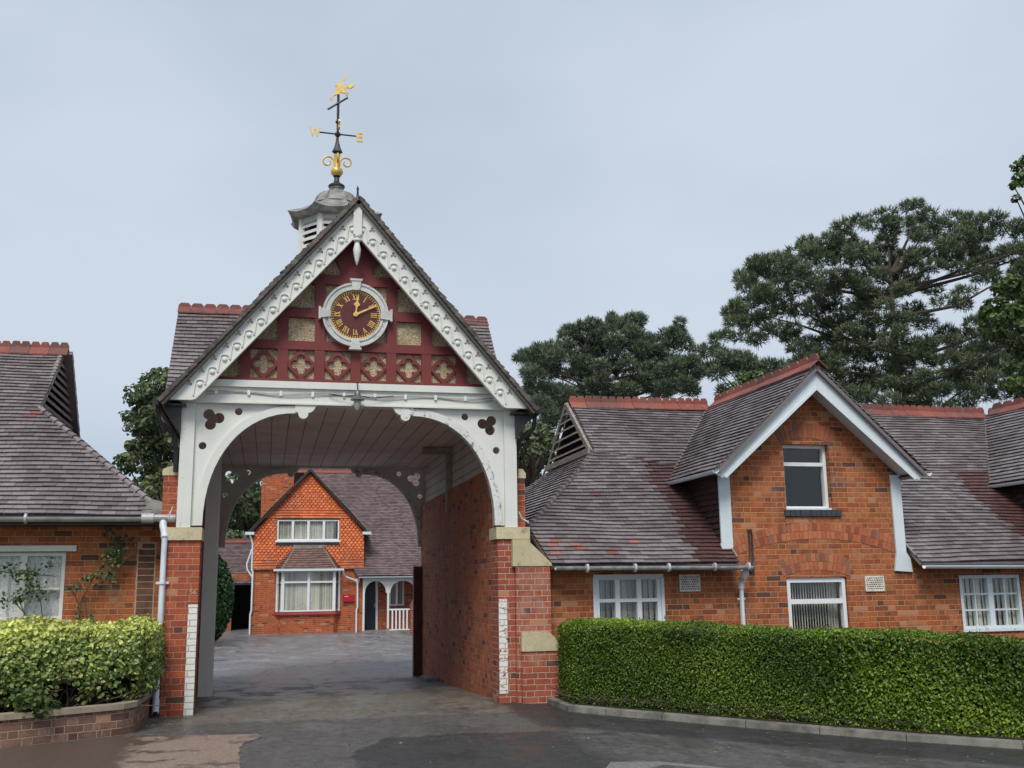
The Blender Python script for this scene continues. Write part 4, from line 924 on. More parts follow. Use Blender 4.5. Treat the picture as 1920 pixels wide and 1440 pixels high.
# ---------------- brick cottage on the left ----------------
lb=thing('brick_cottage','red brick cottage with white lace curtained window beneath a hipped tiled roof with a gablet','building',(-3,14.6,0))
YL=14.6
mb=MB(); mb.plate([rect(-12,-1.27,-.5,2.52),rect(-4.1,-2.56,1.19,2.06)],YL,YL+.3); mb.build('wall',m_brick,lb)
mb=MB(); mb.box(-1.57,-1.272,YL+.301,20.5,-.4,2.5); mb.build('end_wall',m_brick,lb)
mb=MB()
for i in range(11): mb.box(-1.665,-1.465,YL-.012,YL+.02,1.16+i*.0845,1.16+i*.0845+.068,random.choice([.05,.9,.88,.1]))
mb.box(-1.625,-1.47,YL-.012,YL+.02,2.095,2.155,.9); mb.build('brick_toothing',plain('brown brick',(.16,.075,.05),.8,var=.5,scale=9),lb)
mb=MB(); mb.box(-1.685,-1.445,YL-.004,YL-.001,1.12,2.17); mb.build('lime_mortar',plain('pale mortar',(.50,.36,.24),.9),lb)
w5=window(lb,-4.09,-2.57,1.19,2.05,YL+.03,cols=3,rows=(),fr=.045,mu=.04,mat=m_white)
mb=MB(); mb.box(-3.02,-2.62,YL+.03,YL+.10,1.57,1.60); mb.box(-4.15,-2.44,YL-.04,YL+.029,2.06,2.135); mb.box(-4.15,-2.44,YL-.07,YL+.028,1.10,1.185); mb.each('window_trim',m_white,w5)
mb=MB(); V=[];F=[];n=260
for i in range(n+1):
    x=-4.09+1.52*i/n; yy=YL+.135+.016*math.sin(x*58)+.012*math.sin(x*97+1); V+= [(x,yy,1.19),(x,yy,2.06)]
for i in range(n): F.append((2*i,2*i+2,2*i+3,2*i+1))
mb.add(V,F,.5); mb.build('lace_curtain',m_lace,w5,True)
ls=(5.38-2.5)/3.4; LL=math.hypot(3.4,2.88); lv=lambda y:(y-14.2)*LL/3.4; mb=MB()
roof(mb,(0,14.2,2.5),(1,0,0),(0,3.4,2.88),[(-12,0),(-1.50,0),(-1.47,lv(14.35)),(-3.34,lv(16.16)),(-12,lv(16.16))],wav=.012,redp=.004)
roof(mb,(0,14.2,2.5),(1,0,0),(0,3.4,2.88),[(-12,lv(16.16)),(-3.34,lv(16.16)),(-3.32,LL),(-12,LL)],wav=.012)
roof(mb,(-1.42,17.6,2.55),(0,1,0),(-1.83,0,1.57),[(-3.3,0),(3.3,0),(1.42,2.54),(-1.42,2.54)],wav=.01)
roof(mb,(-3,21.0,2.5),(-1,0,0),(0,-3.4,2.88),[(-1.5,0),(9,0),(9,2.5),(.25,2.5)],g=.3,w=.5)
roof(mb,(-3,21.0,2.5),(-1,0,0),(0,-3.4,2.88),[(.25,2.5),(9,2.5),(9,LL),(.2,LL)],g=.3,w=.5)
mb.build('roof',m_tile,lb)
mb=MB(); ridge(mb,(-12,17.6,5.42),(-3.26,17.6,5.42),30,w=.14,dz=.13,crest=.11,humps=2); mb.build('ridge_tiles',m_ridge_d,lb)
mb=MB(); gx_=-3.34; mb.yz([(16.15,4.05),(19.05,4.05),(17.6,5.28)],gx_-.14,gx_-.12); mb.build('gablet_back',m_dark,lb)
mb=MB()
for (p,q,w_) in (((gx_,16.08,4.06),(gx_,17.6,5.36),.08),((gx_,19.12,4.06),(gx_,17.6,5.36),.08),((gx_+.03,16.05,4.08),(gx_+.03,19.15,4.08),.09)): bar3(mb,p,q,w_,-.05)
for i in range(9):
    z=4.14+i*.12; hw_=(5.30-z)/.86-.04
    mb.ext([(gx_+.02,17.6-hw_,z),(gx_+.02,17.6+hw_,z),(gx_-.07,17.6+hw_,z+.075),(gx_-.07,17.6-hw_,z+.075)],(0,0,.055))
mb.build('gablet_louvre',m_oldwood,lb)
mb=MB()
for i in range(18):
    p=Vector((-1.50,14.36,2.66)).lerp(Vector((-3.34,16.16,4.20)),i/18); q=p+Vector((-1.74,1.75,1.48))/18*1.2; mb.tube([p,q],[.06,.035],7,rr=random.random()*.7)
mb.build('hip_tiles',m_tile,lb)
mb=MB(); gutter(mb,(-12,14.13,2.47),(-1.28,14.13,2.475),.062); mb.tube([(-1.60,14.13,2.46),(-1.45,14.13,2.46)],.068,10); mb.tube([(-3.0,14.13,2.455),(-2.97,14.13,2.455)],.068,10); mb.tube([(-1.45,14.13,2.46),(-1.18,14.13,2.46)],.052,10); mb.build('gutter',plain('grey pvc',(.40,.40,.40),.35,var=.3),lb,True)
mb=MB(); mb.box(-12,-1.3,14.2,YL,2.38,2.41); mb.box(-12,-1.3,14.2,14.22,2.412,2.50); mb.each('eaves_board',m_black,lb)
mb=MB(); mb.xz([(-1.62,2.56),(-1.28,2.5),(-1.28,2.66),(-1.5,2.72)],14.25,14.6); mb.build('lead_flashing',m_lead,lb)
# downpipe down the gatehouse pier
mb=MB(); mb.tube([(-1.33,14.13,2.44),(-1.33,14.10,2.36),(-1.30,14.02,2.28),(-1.29,13.97,2.2)],.048,12); mb.tube([(-1.29,13.96,2.20),(-1.295,13.94,.10)],.036,12); mb.tube([(-1.295,13.95,.22),(-1.295,13.95,.10),(-1.29,13.90,.05)],.043,12)
for z in (1.62,.55): mb.tube([(-1.292,13.95,z),(-1.292,13.95,z+.03)],.046,12); mb.box(-1.37,-1.215,13.97,13.99,z,z+.03)
dp=mb.build('downpipe',m_gutw,lb,True); mb=MB(); mb.tube([(-1.291,13.905,.06),(-1.29,13.873,.04)],.03,12); mb.build('pipe_mouth',m_dark,dp)

# ---------------- house across the courtyard ----------------
YH=43.0; hs=thing('courtyard_house','red brick house with orange scalloped tile gable and arched porch, seen through the arch','house',(2.5,YH,-.22))
GB=-.24; g0,g1=-.55,3.83; gc=1.60; ga=6.28; gs=(ga-3.80)/2.28
ZT=2.34
mb=MB(); mb.plate([[(g0,GB-.2),(g1,GB-.2),(g1,ZT),(g0,ZT)],rect(.42,2.84,.62,2.22)],YH,YH+.3); mb.box(g0-.04,g1+.04,YH-.05,YH-.002,GB-.2,.50); mb.build('wall',m_orange,hs)
gz_=lambda x:ga-abs(x-gc)*gs-.1
mb=MB(); mb.plate([[(g0,ZT),(g1,ZT),(g1,gz_(g1)),(gc,ga-.1),(g0,gz_(g0))],rect(.34,2.82,3.42,4.28)],YH-.02,YH+.28); mb.build('upper_wall',m_brown,hs)  # dark brown backing puts the shade between the hung tiles into colour
mb=MB(); FO=(0,YH-.03,ZT)
def hang(poly,club=True): roof(mb,FO,(1,0,0),(0,0,1),[(x,z-ZT) for x,z in poly],g=.105,w=.16,wav=.004,club=club,lift=.003,base=False,th=.016,tilt=.04)
zb=ZT+.34
hang([(g0,ZT),(.33,ZT),(.33,zb),(g0,zb)],False); hang([(2.83,ZT),(g1,ZT),(g1,zb),(2.83,zb)],False)
for (a,b,c,d) in ((g0,.33,zb,3.75),(2.83,g1,zb,3.75)): hang([(a,c),(b,c),(b,d),(a,d)])
hang([(g0,3.75),(.33,3.75),(.33,4.32),(g0+.52,4.32)]); hang([(2.83,3.75),(g1,3.75),(g1-.45,4.32),(2.83,4.32)])
hang([(.33,2.4),(1.0,2.4),(1.0,3.28),(.33,3.28)]); hang([(2.2,2.4),(2.83,2.4),(2.83,3.28),(2.2,3.28)])
hang([(gc-1.80,4.32),(gc+1.80,4.32),(gc+1.42,4.70),(gc-1.42,4.70)],False); hang([(gc-1.44,4.70),(gc+1.44,4.70),(gc,ga-.1)])
mb.build('scalloped_hung_tiles',m_hang,hs)
mb=MB(); mb.box(g0-.03,g1+.03,YH-.10,YH-.03,ZT-.06,ZT); mb.build('drip_course',m_pier,hs)
gl=math.hypot(2.42,2.42*gs); 
mb=MB(); ez=ga+.06-2.42*gs
roof(mb,(gc-2.42,47.2,ez),(0,-1,0),(2.42,0,2.42*gs),[(0,0),(4.4,0),(4.4,gl),(0,gl)],g=.1,wav=.01)
roof(mb,(gc+2.42,42.8,ez),(0,1,0),(-2.42,0,2.42*gs),[(0,0),(4.4,0),(4.4,gl),(0,gl)],g=.1,wav=.01)
hr=(6.72-1.97)/(47.4-42.6); hl=math.hypot(4.8,4.75)
roof(mb,(3.55,42.6,1.97),(1,0,0),(0,4.8,4.75),[(0,0),(5,0),(5,hl),(-2.0,hl)],g=.1,wav=.01)
roof(mb,(1.5,42.6,1.97),(1,0,0),(0,4.8,4.75),[(0,hl*.6),(3.2,hl*.6),(3.2,hl),(0,hl)],g=.1,wav=.01)
roof(mb,(9,52.2,1.97),(-1,0,0),(0,-4.8,4.75),[(0,0),(9,0),(9,hl),(0,hl)],g=.3,w=.5)
mb.build('roof',m_tile_h,hs)
mb=MB(); ridge(mb,(.2,47.4,6.76),(9,47.4,6.76),22,crest=.12,humps=1); mb.build('ridge_tiles',m_ridge_d,hs)
mb=MB()
for sx in (-1,1):
    f=lambda x:gc+sx*x
    mb.xz([(f(0),ga+.03),(f(2.42),ez-.02),(f(2.34),ez-.02),(f(0),ga-.06)] if sx<0 else [(f(0),ga-.06),(f(2.34),ez-.02),(f(2.42),ez-.02),(f(0),ga+.03)],42.76,42.8)
mb.each('verge_board',m_iron,hs)
mb=MB()
for sx in (-1,1): mb.box(gc+sx*2.15,gc+sx*2.5,42.74,42.82,ez-.05,ez+.06); gutter(mb,(gc+sx*2.5,42.74,ez-.02),(gc+sx*2.5,46,ez-.02),.05)
mb.each('gutter',m_bwhite,hs)
mb=MB(); mb.box(-.34,1.0,45.2,46.2,2.5,6.9); mb.box(-.40,1.06,45.14,46.26,6.9,7.3); mb.build('chimney',m_orange,hs)
w6=window(hs,.34,2.82,3.43,4.27,YH-.03,cols=4,rows=(),fr=.06,mu=.05,blind=m_blind,slat=.1,cover=.88)
mb=MB(); mb.box(.28,2.88,YH-.10,YH-.031,3.36,3.43); mb.build('sill',m_upvc,w6)
mb=MB(); mb.box(.26,2.90,YH-.06,YH-.03,4.28,4.33); mb.box(.28,2.9,YH-.07,YH-.03,3.20,3.355); mb.each('lead_strip',m_iron,w6)
mb=MB()
for i in range(9):
    for sx in (-1,1):
        x=2.28+.06*i-.1; 
        for k in range(7):
            zc=3.50+k*.115; 
            if 2.27<x<2.74: mb.bar(x-.028,zc-.055,x+.028,zc+.055,.008,YH+.0,YH+.01) if sx>0 else mb.bar(x-.028,zc+.055,x+.028,zc-.055,.008,YH+.011,YH+.02)
mb.build('lead_lattice',m_gutter,w6)
# bay window
mb=MB(); mb.xy([(.42,YH),(.62,YH-.35),(2.64,YH-.35),(2.84,YH)],GB-.1,.50); bayw=mb.build('bay_wall',m_orange,hs)
mb=MB(); mb.xy([(.30,YH-.02),(.56,YH-.45),(2.70,YH-.45),(2.96,YH-.02)],.50,.60); mb.build('bay_sill',m_sill,hs)
w7=window(hs,.62,2.64,.62,2.22,YH-.34,cols=2,rows=(.72,),fr=.06,mu=.05,blind=m_blind,slat=.1)
mb=MB()
for (xa,ya,xb,yb) in ((.40,YH-.01,.60,YH-.335),(2.86,YH-.01,2.66,YH-.335)):
    for (z0,z1) in ((.62,.70),(1.72,1.79),(2.14,2.22)): mb.ext([(xa,ya,z0),(xb,yb,z0),(xb,yb,z1),(xa,ya,z1)],(0,.06,0))
    for (x,y) in ((xa,ya),(xb,yb)): mb.box(x-.035,x+.035,y-.02,y+.06,.62,2.22)
mb.build('bay_side_frame',m_upvc,w7)
mb=MB()
for (xa,ya,xb,yb) in ((.43,YH+.02,.60,YH-.25),(2.83,YH+.02,2.66,YH-.25)):
    mb.ext([(xa,ya,.62),(xb,yb,.62),(xb,yb,2.2),(xa,ya,2.2)],(0,.01,0))
mb.each('vertical_blind',m_blind,w7)
mb=MB(); q=[(.27,YH-.02,2.26),(.55,YH-.52,2.26),(2.71,YH-.52,2.26),(2.97,YH-.02,2.26)]; tp=[(1.0,YH-.02,3.12),(1.05,YH-.10,3.12),(2.2,YH-.10,3.12),(2.25,YH-.02,3.12)]
for k in range(3):
    a,b=Vector(q[k]),Vector(q[k+1]); c,d=Vector(tp[k+1]),Vector(tp[k]); ud_=(b-a).normalized(); n_=ud_.cross(d-a).normalized(); vd_=n_.cross(ud_); pj=lambda p:((p-a).dot(ud_),(p-a).dot(vd_))
    roof(mb,a,ud_,vd_,[pj(a),pj(b),pj(c),pj(d)],g=.1,w=.16)
mb.build('bay_roof',tiles('brown bay tile',[(0,(.13,.06,.045)),(1,(.24,.13,.10))],rough=.5),hs)
mb=MB()
for k in (1,2): mb.tube([q[k],tp[k]],.035,6)
mb.tube([q[0],tp[0]],.02,6); mb.tube([q[3],tp[3]],.02,6); mb.box(1.0,2.25,YH-.14,YH-.03,3.10,3.24); mb.each('lead_hip',m_lead,hs)
mb=MB(); mb.box(.24,3.0,YH-.58,YH-.5,2.21,2.29); mb.box(.24,.29,YH-.5,YH,2.22,2.28); mb.build('bay_gutter',m_bwhite,hs)
mb=MB(); mb.tube([(2.98,YH-.5,2.22),(3.0,YH-.4,2.08),(3.1,YH-.2,1.96),(3.5,YH-.12,1.82),(3.58,YH-.12,1.70),(3.60,YH-.12,.75),(3.56,YH-.12,.66),(3.56,YH-.12,GB)],.038,8); mb.tube([(3.6,YH-.12,1.9),(3.6,YH-.12,1.72)],[.09,.05],8); mb.build('downpipe',m_bwhite,hs,True)
mb=MB(); mb.tube([(-.72,YH-.2,3.66),(-.66,YH-.12,3.5),(-.60,YH-.1,3.3),(-.60,YH-.1,2.5),(-.60,YH-.1,2.3),(-.56,YH-.12,2.2),(-.56,YH-.12,.7),(-.60,YH-.12,.55),(-.60,YH-.12,GB)],.036,8); mb.tube([(-.62,YH-.1,3.1),(-.80,YH-.1,2.5),(-.78,YH-.1,2.3),(-.58,YH-.12,2.0)],.03,8); mb.build('downpipe',m_bwhite,hs,True)
# porch
PY=42.9
mb=MB(); mb.plate([rect(3.83,6.6,GB-.1,2.1),rect(3.93,4.52,GB-.09,1.86),rect(4.98,5.62,.75,1.86)],PY+.9,PY+1.15); mb.build('porch_wall',m_pier,hs)
arcs=[]
def arch_hole(x0,x1,zs,zt): 
    n=14; xc=(x0+x1)/2; return [(x0,GB-.3),(x1,GB-.3)]+[(xc+(x1-x0)/2*math.cos(math.pi*i/n),zs+(zt-zs)*math.sin(math.pi*i/n)) for i in range(n+1)]
def screen(x0,x1): return [(x0,1.95)]+[(x0,1.30)]+[(x0+.05,1.3)]+[((x0+x1)/2-((x1-x0)/2-.05)*math.cos(math.pi*i/14),1.32+.46*math.sin(math.pi*i/14)) for i in range(15)]+[(x1-.05,1.3),(x1,1.3),(x1,1.95)]
mb=MB(); mb.plate([screen(3.84,4.79)],PY-.05,PY); mb.plate([screen(4.87,6.0)],PY-.05,PY); mb.build('porch_arch',m_white,hs)
mb=MB(); mb.box(3.80,3.88,PY-.07,PY+.03,GB,1.95); mb.box(4.79,4.87,PY-.07,PY+.03,GB,1.95); mb.each('porch_post',m_white,hs)
mb=MB(); gutter(mb,(3.6,42.55,1.95),(6.6,42.55,1.95),.05); mb.build('porch_gutter',m_bwhite,hs)
mb=MB(); mb.box(4.80,4.86,PY-.075,PY-.0705,GB,GB+.14); mb.build('post_foot',m_sill,hs)
mb=MB(); mb.box(4.87,5.72,PY-.05,PY,.60,.66); mb.box(4.87,5.72,PY-.05,PY,-.20,-.15)
for i in range(5): mb.box(4.98+.15*i,5.04+.15*i,PY-.045,PY-.01,-.15,.60)
mb.build('balustrade',m_upvc,hs)
mb=MB(); mb.box(3.94,4.42,PY+.92,PY+.98,GB+.05,1.85); dr=mb.build('door',m_navy,hs); mb=MB(); mb.box(4.36,4.39,PY+.88,PY+.919,.72,.86); mb.build('handle',m_gutter,dr)
mb=MB(); mb.box(4.43,4.51,PY+.88,PY+.99,GB+.05,1.86); mb.build('door_frame',m_upvc,hs)
window(hs,4.99,5.61,.76,1.85,PY+.95,cols=2,rows=(),fr=.07,mu=.05,blind=m_blindg)
mb=MB(); mb.box(3.75,6.6,PY-.25,PY+.9,GB-.1,GB+.05); mb.build('step',m_kerb,hs)
mb=MB(); mb.box(5.72,6.5,PY-.45,PY,GB-.1,.75); mb.xz([(5.70,.75),(6.5,.75),(6.5,1.35),(6.02,1.35)],PY-.4,PY); mb.box(6.02,6.5,PY-.3,PY,1.35,1.9); mb.build('porch_buttress',m_pierw,hs)
sg=thing('wall_sign','small crimson sign board on the house wall beside the bay window','sign',(3.22,YH-.07,1.1))
mb=MB(); mb.box(3.0,3.46,YH-.10,YH-.07,.98,1.24); bd=mb.build('board',m_redsign,sg); mb=MB(); mb.box(3.07,3.22,YH-.104,YH-.1005,1.17,1.19); mb.build('pale_line',m_upvc,bd)
# outbuilding with a dark doorway to the left of the house
ob=thing('outbuilding','low tiled outbuilding with a dark open doorway left of the courtyard house','outbuilding',(-1.5,47,-.2))
mb=MB(); mb.plate([[(-6,-.6),(-1.45,-.6),(-1.45,1.72),(-.45,1.72),(-.45,2.2),(-6,2.2)]],47,47.3); mb.build('wall',m_brick,ob)
mb=MB(); mb.box(-1.6,-.3,50.0,50.1,-.4,2.2); mb.box(-1.6,-1.5,47.31,50,-.4,2.2); mb.box(-1.5,-.3,47.31,50,2.0,2.1); mb.build('dark_interior',m_dark,ob)
mb=MB(); roof(mb,(-6,46.8,1.75),(1,0,0),(0,2.4,1.9),[(0,0),(5.8,0),(5.8,3.06),(0,3.06)],g=.1); mb.build('roof',m_tile_h,ob)
mb=MB(); ridge(mb,(-6,49.2,3.72),(-.2,49.2,3.72),14,crest=.1); mb.build('ridge_tiles',m_ridge_d,ob)

# ---------------- kerb, planter ----------------
kp=[(3.70,13.90),(3.72,12.92),(4.10,12.57),(4.66,12.14),(5.44,11.50),(6.10,11.0),(6.84,10.47),(7.87,9.93),(9.2,9.25),(11,8.4)]
mb=MB(); kpts=[Vector((x,y,G(x,y))) for x,y in kp]
for i in range(0,len(kpts)-1):
    a,b=kpts[i],kpts[i+1]; d=(b-a).normalized(); s_=Vector((-d.y,d.x,0)).normalized(); L_=(b-a).length; n=max(1,int(L_/.9))
    for j in range(n):
        p=a+d*(L_*j/n+.004); q=a+d*(L_*(j+1)/n-.004); 
        mb.ext([p-Vector((0,0,.1)),p+Vector((0,0,.068)),p+s_*.13+Vector((0,0,.082)),p+s_*.13-Vector((0,0,.1))],q-p)
struct(mb.build('kerb',m_kerb))
mb=MB()
bed=[(x+.1,y+.06) for x,y in kp[:]]+[(14,14.1)]
V=[(x,y,G(x,y)+.10) for x,y in bed]; mb.ext(V,(0,0,-.08)); struct(mb.build('soil',m_soil))
pl=thing('planter_wall','low curved brown brick planter wall with concrete coping below the variegated bush','planter',(-2,12.2,0))
pp=[(-7,10.2),(-5,10.9),(-3.6,11.42),(-2.57,11.81),(-2.12,12.06),(-1.7,12.30),(-1.50,12.42),(-1.40,12.62),(-1.375,13.2),(-1.37,13.95)]
def strip(mb,P,w_,z0,z1,off=0):
    n=len(P); A=[];B=[]
    for i in range(n):
        a=Vector(P[max(i-1,0)]);b=Vector(P[min(i+1,n-1)]); d=(b-a).normalized(); nn=Vector((-d.y,d.x)); p=Vector(P[i]); A.append(p-nn*off); B.append(p+nn*(w_-off))
    for i in range(n-1):
        mb.xy([A[i],A[i+1],B[i+1],B[i]],z0,z1)
mb=MB(); strip(mb,pp,.11,-.05,.27); mb.build('wall',m_planter,pl)
mb=MB(); strip(mb,pp,.17,.272,.33,.03); mb.build('coping',m_coping,pl)
mb=MB(); mb.xy([(-7,10.3),(-3.6,11.5),(-2.57,11.9),(-1.75,12.37),(-1.49,12.6),(-1.46,14.5),(-7,14.5)],.0,.24); mb.build('soil',m_soil,pl)

# ---------------- hedges and shrubs ----------------
def box_leaves(A,B,w_,z0f,z1f,n,rough=.03,top=.25,seed=1):
    rng=np.random.default_rng(seed); A=np.array(A);B=np.array(B); d=(B-A); L_=np.linalg.norm(d); d/=L_; nn=np.array([-d[1],d[0]])
    P=[];N=[]
    u=rng.random(n)*L_; isT=rng.random(n)<top; v=rng.random(n)
    for i in range(n):
        x,y=A+d*u[i]; z0,z1=z0f(u[i]),z1f(u[i])
        if isT[i]: q=v[i]*w_; z=z1+rng.normal(0,.012)-.05*max(0,(.06-q)/.06); P.append((x+nn[0]*q,y+nn[1]*q,z)); N.append((0,0,1))
        else:
            q=rng.normal(0,rough)-.0; z=z0+(z1-z0)*v[i]; q+=.05*max(0,(z-(z1-.07))/.07)**2+.05*math.exp(-(z-z0)/.06)*rng.random(); P.append((x+nn[0]*q,y+nn[1]*q,z)); N.append((-nn[0],-nn[1],.35))
    return np.array(P),np.array(N)
hd=thing('clipped_hedge','long clipped dark green privet hedge between the kerb and the lodge','hedge',(6,12,0))
hp_=[(3.87,13.78),(3.80,12.97),(4.2,12.68),(4.75,12.26),(5.53,11.62),(6.2,11.12),(6.93,10.6),(7.95,10.08),(9.3,9.4),(10.8,8.7)]
P=[];N=[]; core=MB()
ln_=0
for i in range(len(hp_)-1):
    a,b=hp_[i],hp_[i+1]; L_=math.hypot(b[0]-a[0],b[1]-a[1])
    z0f=lambda u,a=a,b=b,L_=L_:G(a[0]+(b[0]-a[0])*u/L_,12)+.095
    z1f=lambda u,a=a,b=b,L_=L_:1.085+G(a[0]+(b[0]-a[0])*u/L_,12)*.85+.018*math.sin((a[0]+u)*2.9)+.012*math.sin((a[0]+u)*9)
    p,n_=box_leaves(a,b,.85,z0f,z1f,int(L_*(12500 if i<7 else 6000)),.022,.33,seed=i); P.append(p);N.append(n_)
    d=Vector((b[0]-a[0],b[1]-a[1])).normalized(); nn=Vector((-d.y,d.x)); za=z1f(0)-.05
    core.xy([(a[0]+nn.x*.07,a[1]+nn.y*.07),(b[0]+nn.x*.07,b[1]+nn.y*.07),(b[0]+nn.x*.82,b[1]+nn.y*.82),(a[0]+nn.x*.82,a[1]+nn.y*.82)],z0f(0)-.02,z1f(L_)-.05)
P=np.concatenate(P);N=np.concatenate(N)
from mathutils import noise as mn
def nval(p,s): return mn.noise(Vector(p)*s)
big=np.array([nval(p,1.6) for p in P]); 
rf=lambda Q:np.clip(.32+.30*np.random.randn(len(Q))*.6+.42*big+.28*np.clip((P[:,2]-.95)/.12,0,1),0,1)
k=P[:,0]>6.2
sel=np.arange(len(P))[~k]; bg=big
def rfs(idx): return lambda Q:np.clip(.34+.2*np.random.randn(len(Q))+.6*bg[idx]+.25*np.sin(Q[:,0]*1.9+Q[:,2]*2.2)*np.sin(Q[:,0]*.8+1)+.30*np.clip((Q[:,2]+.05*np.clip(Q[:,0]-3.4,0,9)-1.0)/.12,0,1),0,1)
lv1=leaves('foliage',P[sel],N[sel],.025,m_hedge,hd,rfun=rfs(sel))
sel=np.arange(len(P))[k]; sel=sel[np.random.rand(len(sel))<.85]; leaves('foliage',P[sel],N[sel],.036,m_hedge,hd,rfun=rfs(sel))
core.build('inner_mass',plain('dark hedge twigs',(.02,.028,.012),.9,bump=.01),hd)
tw=MB(); rng=np.random.default_rng(8)
for i in range(420):
    k_=rng.integers(0,len(hp_)-2); f_=rng.random(); x=hp_[k_][0]*(1-f_)+hp_[k_+1][0]*f_; y=hp_[k_][1]*(1-f_)+hp_[k_+1][1]*f_; z=G(x,12)+.06
    tw.tube([(x+.05,y+.07,z),(x+rng.normal(0,.05),y+.01,z+.09),(x+rng.normal(0,.07),y-.01,z+.09+.12*rng.random())],.0045,4,cap=False)
tw.build('base_twigs',m_twig,hd)
# strays
rng=np.random.default_rng(3); SP=[];SN=[]
tw=MB()
for i in range(46):
    t_=rng.random(); x=4.6+3.6*t_+rng.normal(0,.1); y=np.interp(x,[c[0] for c in hp_[1:]],[c[1] for c in hp_[1:]])+rng.uniform(.02,.5); z=1.085+G(x,12)*.85; h=rng.uniform(.03,.13)
    tw.tube([(x,y,z-.03),(x+rng.normal(0,.01),y,z+h)],.0025,4)
    for j in range(7): SP.append((x+rng.normal(0,.018),y+rng.normal(0,.018),z+h*(j+1)/7)); SN.append((0,0,1))
leaves('shoot_leaves',SP,SN,.03,m_bright,hd); tw.build('shoots',m_twig,hd)

# variegated bush in the planter
vb=thing('variegated_bush','yellow and green variegated bush clipped flat above the brick planter','bush',(-2.5,13,.24))
rng=np.random.default_rng(5); P=[];N=[]
def surf(x): return np.interp(x,[-6,-2.57,-1.9,-1.55],[11.2,12.25,12.55,12.75])
core=MB()
n=23000
for i in range(n):
    r_=rng.random()
    if r_<.24:   # top
        x=rng.uniform(-5,-1.28); y=rng.uniform(surf(x)-.06,14.2); z=1.16+rng.normal(0,.022)+.03*math.sin(x*4)+.02*math.sin(x*11); N.append((0,0,1)); P.append((x,y,z-.12*max(0,(x+1.42)/.14)))
    elif r_<.42: # right end
        y=rng.uniform(12.7,14.2); z=.36+.8*rng.random(); x=-1.27-.06*((z-.8)/.4)**2+rng.normal(0,.03)-.12*max(0,(12.9-y)/.2); N.append((1,0,.2)); P.append((x,y,z))
    else:
        x=rng.uniform(-5,-1.36); v=rng.random()**.75; z=.34+.82*v; bul=.16*math.sin(math.pi*min(1,(z-.2)/.95))+.07*nval((x,z,2),2.6)
        y=surf(x)-bul+rng.normal(0,.045)+.1*(z<.5)*rng.random(); gap=nval((x,z,7),2.2)
        if z<.62 and (gap>.05 or rng.random()<.45): y+=.25; 
        if z<.55 and (gap>-.1 or rng.random()<.4): continue
        P.append((x,y,z)); N.append((0,-1,.45))
P=np.array(P)
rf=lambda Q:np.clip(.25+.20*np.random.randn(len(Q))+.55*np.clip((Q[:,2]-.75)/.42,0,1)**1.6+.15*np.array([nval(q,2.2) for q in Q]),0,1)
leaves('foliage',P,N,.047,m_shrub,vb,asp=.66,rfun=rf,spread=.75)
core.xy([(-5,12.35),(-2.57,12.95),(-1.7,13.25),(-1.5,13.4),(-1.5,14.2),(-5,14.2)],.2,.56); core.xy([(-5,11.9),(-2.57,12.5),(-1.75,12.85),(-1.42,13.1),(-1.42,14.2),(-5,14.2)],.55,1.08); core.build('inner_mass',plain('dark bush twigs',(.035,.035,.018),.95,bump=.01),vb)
tw=MB()
for i in range(120):
    x=rng.uniform(-4.8,-1.4); y=surf(x)+rng.uniform(-.02,.4); p=Vector((x,y,.22)); path=[p.copy()]
    d=Vector((rng.normal(0,.8),rng.normal(-.2,.35),1)).normalized()
    for j in range(6): d=(d+Vector((rng.normal(0,.55),rng.normal(0,.3),rng.normal(0,.3)))).normalized(); p=p+d*.09; p.z=max(.27,p.z); path.append(p.copy())
    tw.tube(path,[.011-.0013*q for q in range(7)],5,cap=False)
tw.build('branches',m_twig,vb)
mb=MB(); SP=[];SN=[]
for i in range(900): x=rng.uniform(-4.6,-1.6); SP.append((x,surf(x)+rng.uniform(-.33,.1),.26+rng.random()*.03)); SN.append((0,0,1))
tag(leaves('fallen_leaves',SP,SN,.05,plain('dead leaf',(.35,.22,.12),.8,var=.6,scale=30)),'brown fallen leaves scattered on the planter soil','leaf litter',kind='stuff')
# small fresh green plant at the left end of the planter
fp=thing('green_plant','fresh green leafy plant low in the planter at the left edge of the photo','plant',(-2.35,12.05,.25))
P=rng.normal(0,1,(500,3))*np.array([.09,.07,.07])+np.array([-2.32,11.98,.40]); P[:,2]=np.clip(P[:,2],.26,.6); leaves('foliage',P,rng.normal(0,1,(500,3))+np.array([0,-.5,1]),.06,m_bright,fp,asp=.7)
mb=MB(); mb.tube([(-2.32,12.0,.22),(-2.32,12.0,.4)],.01,5); mb.build('stem',m_twig,fp)
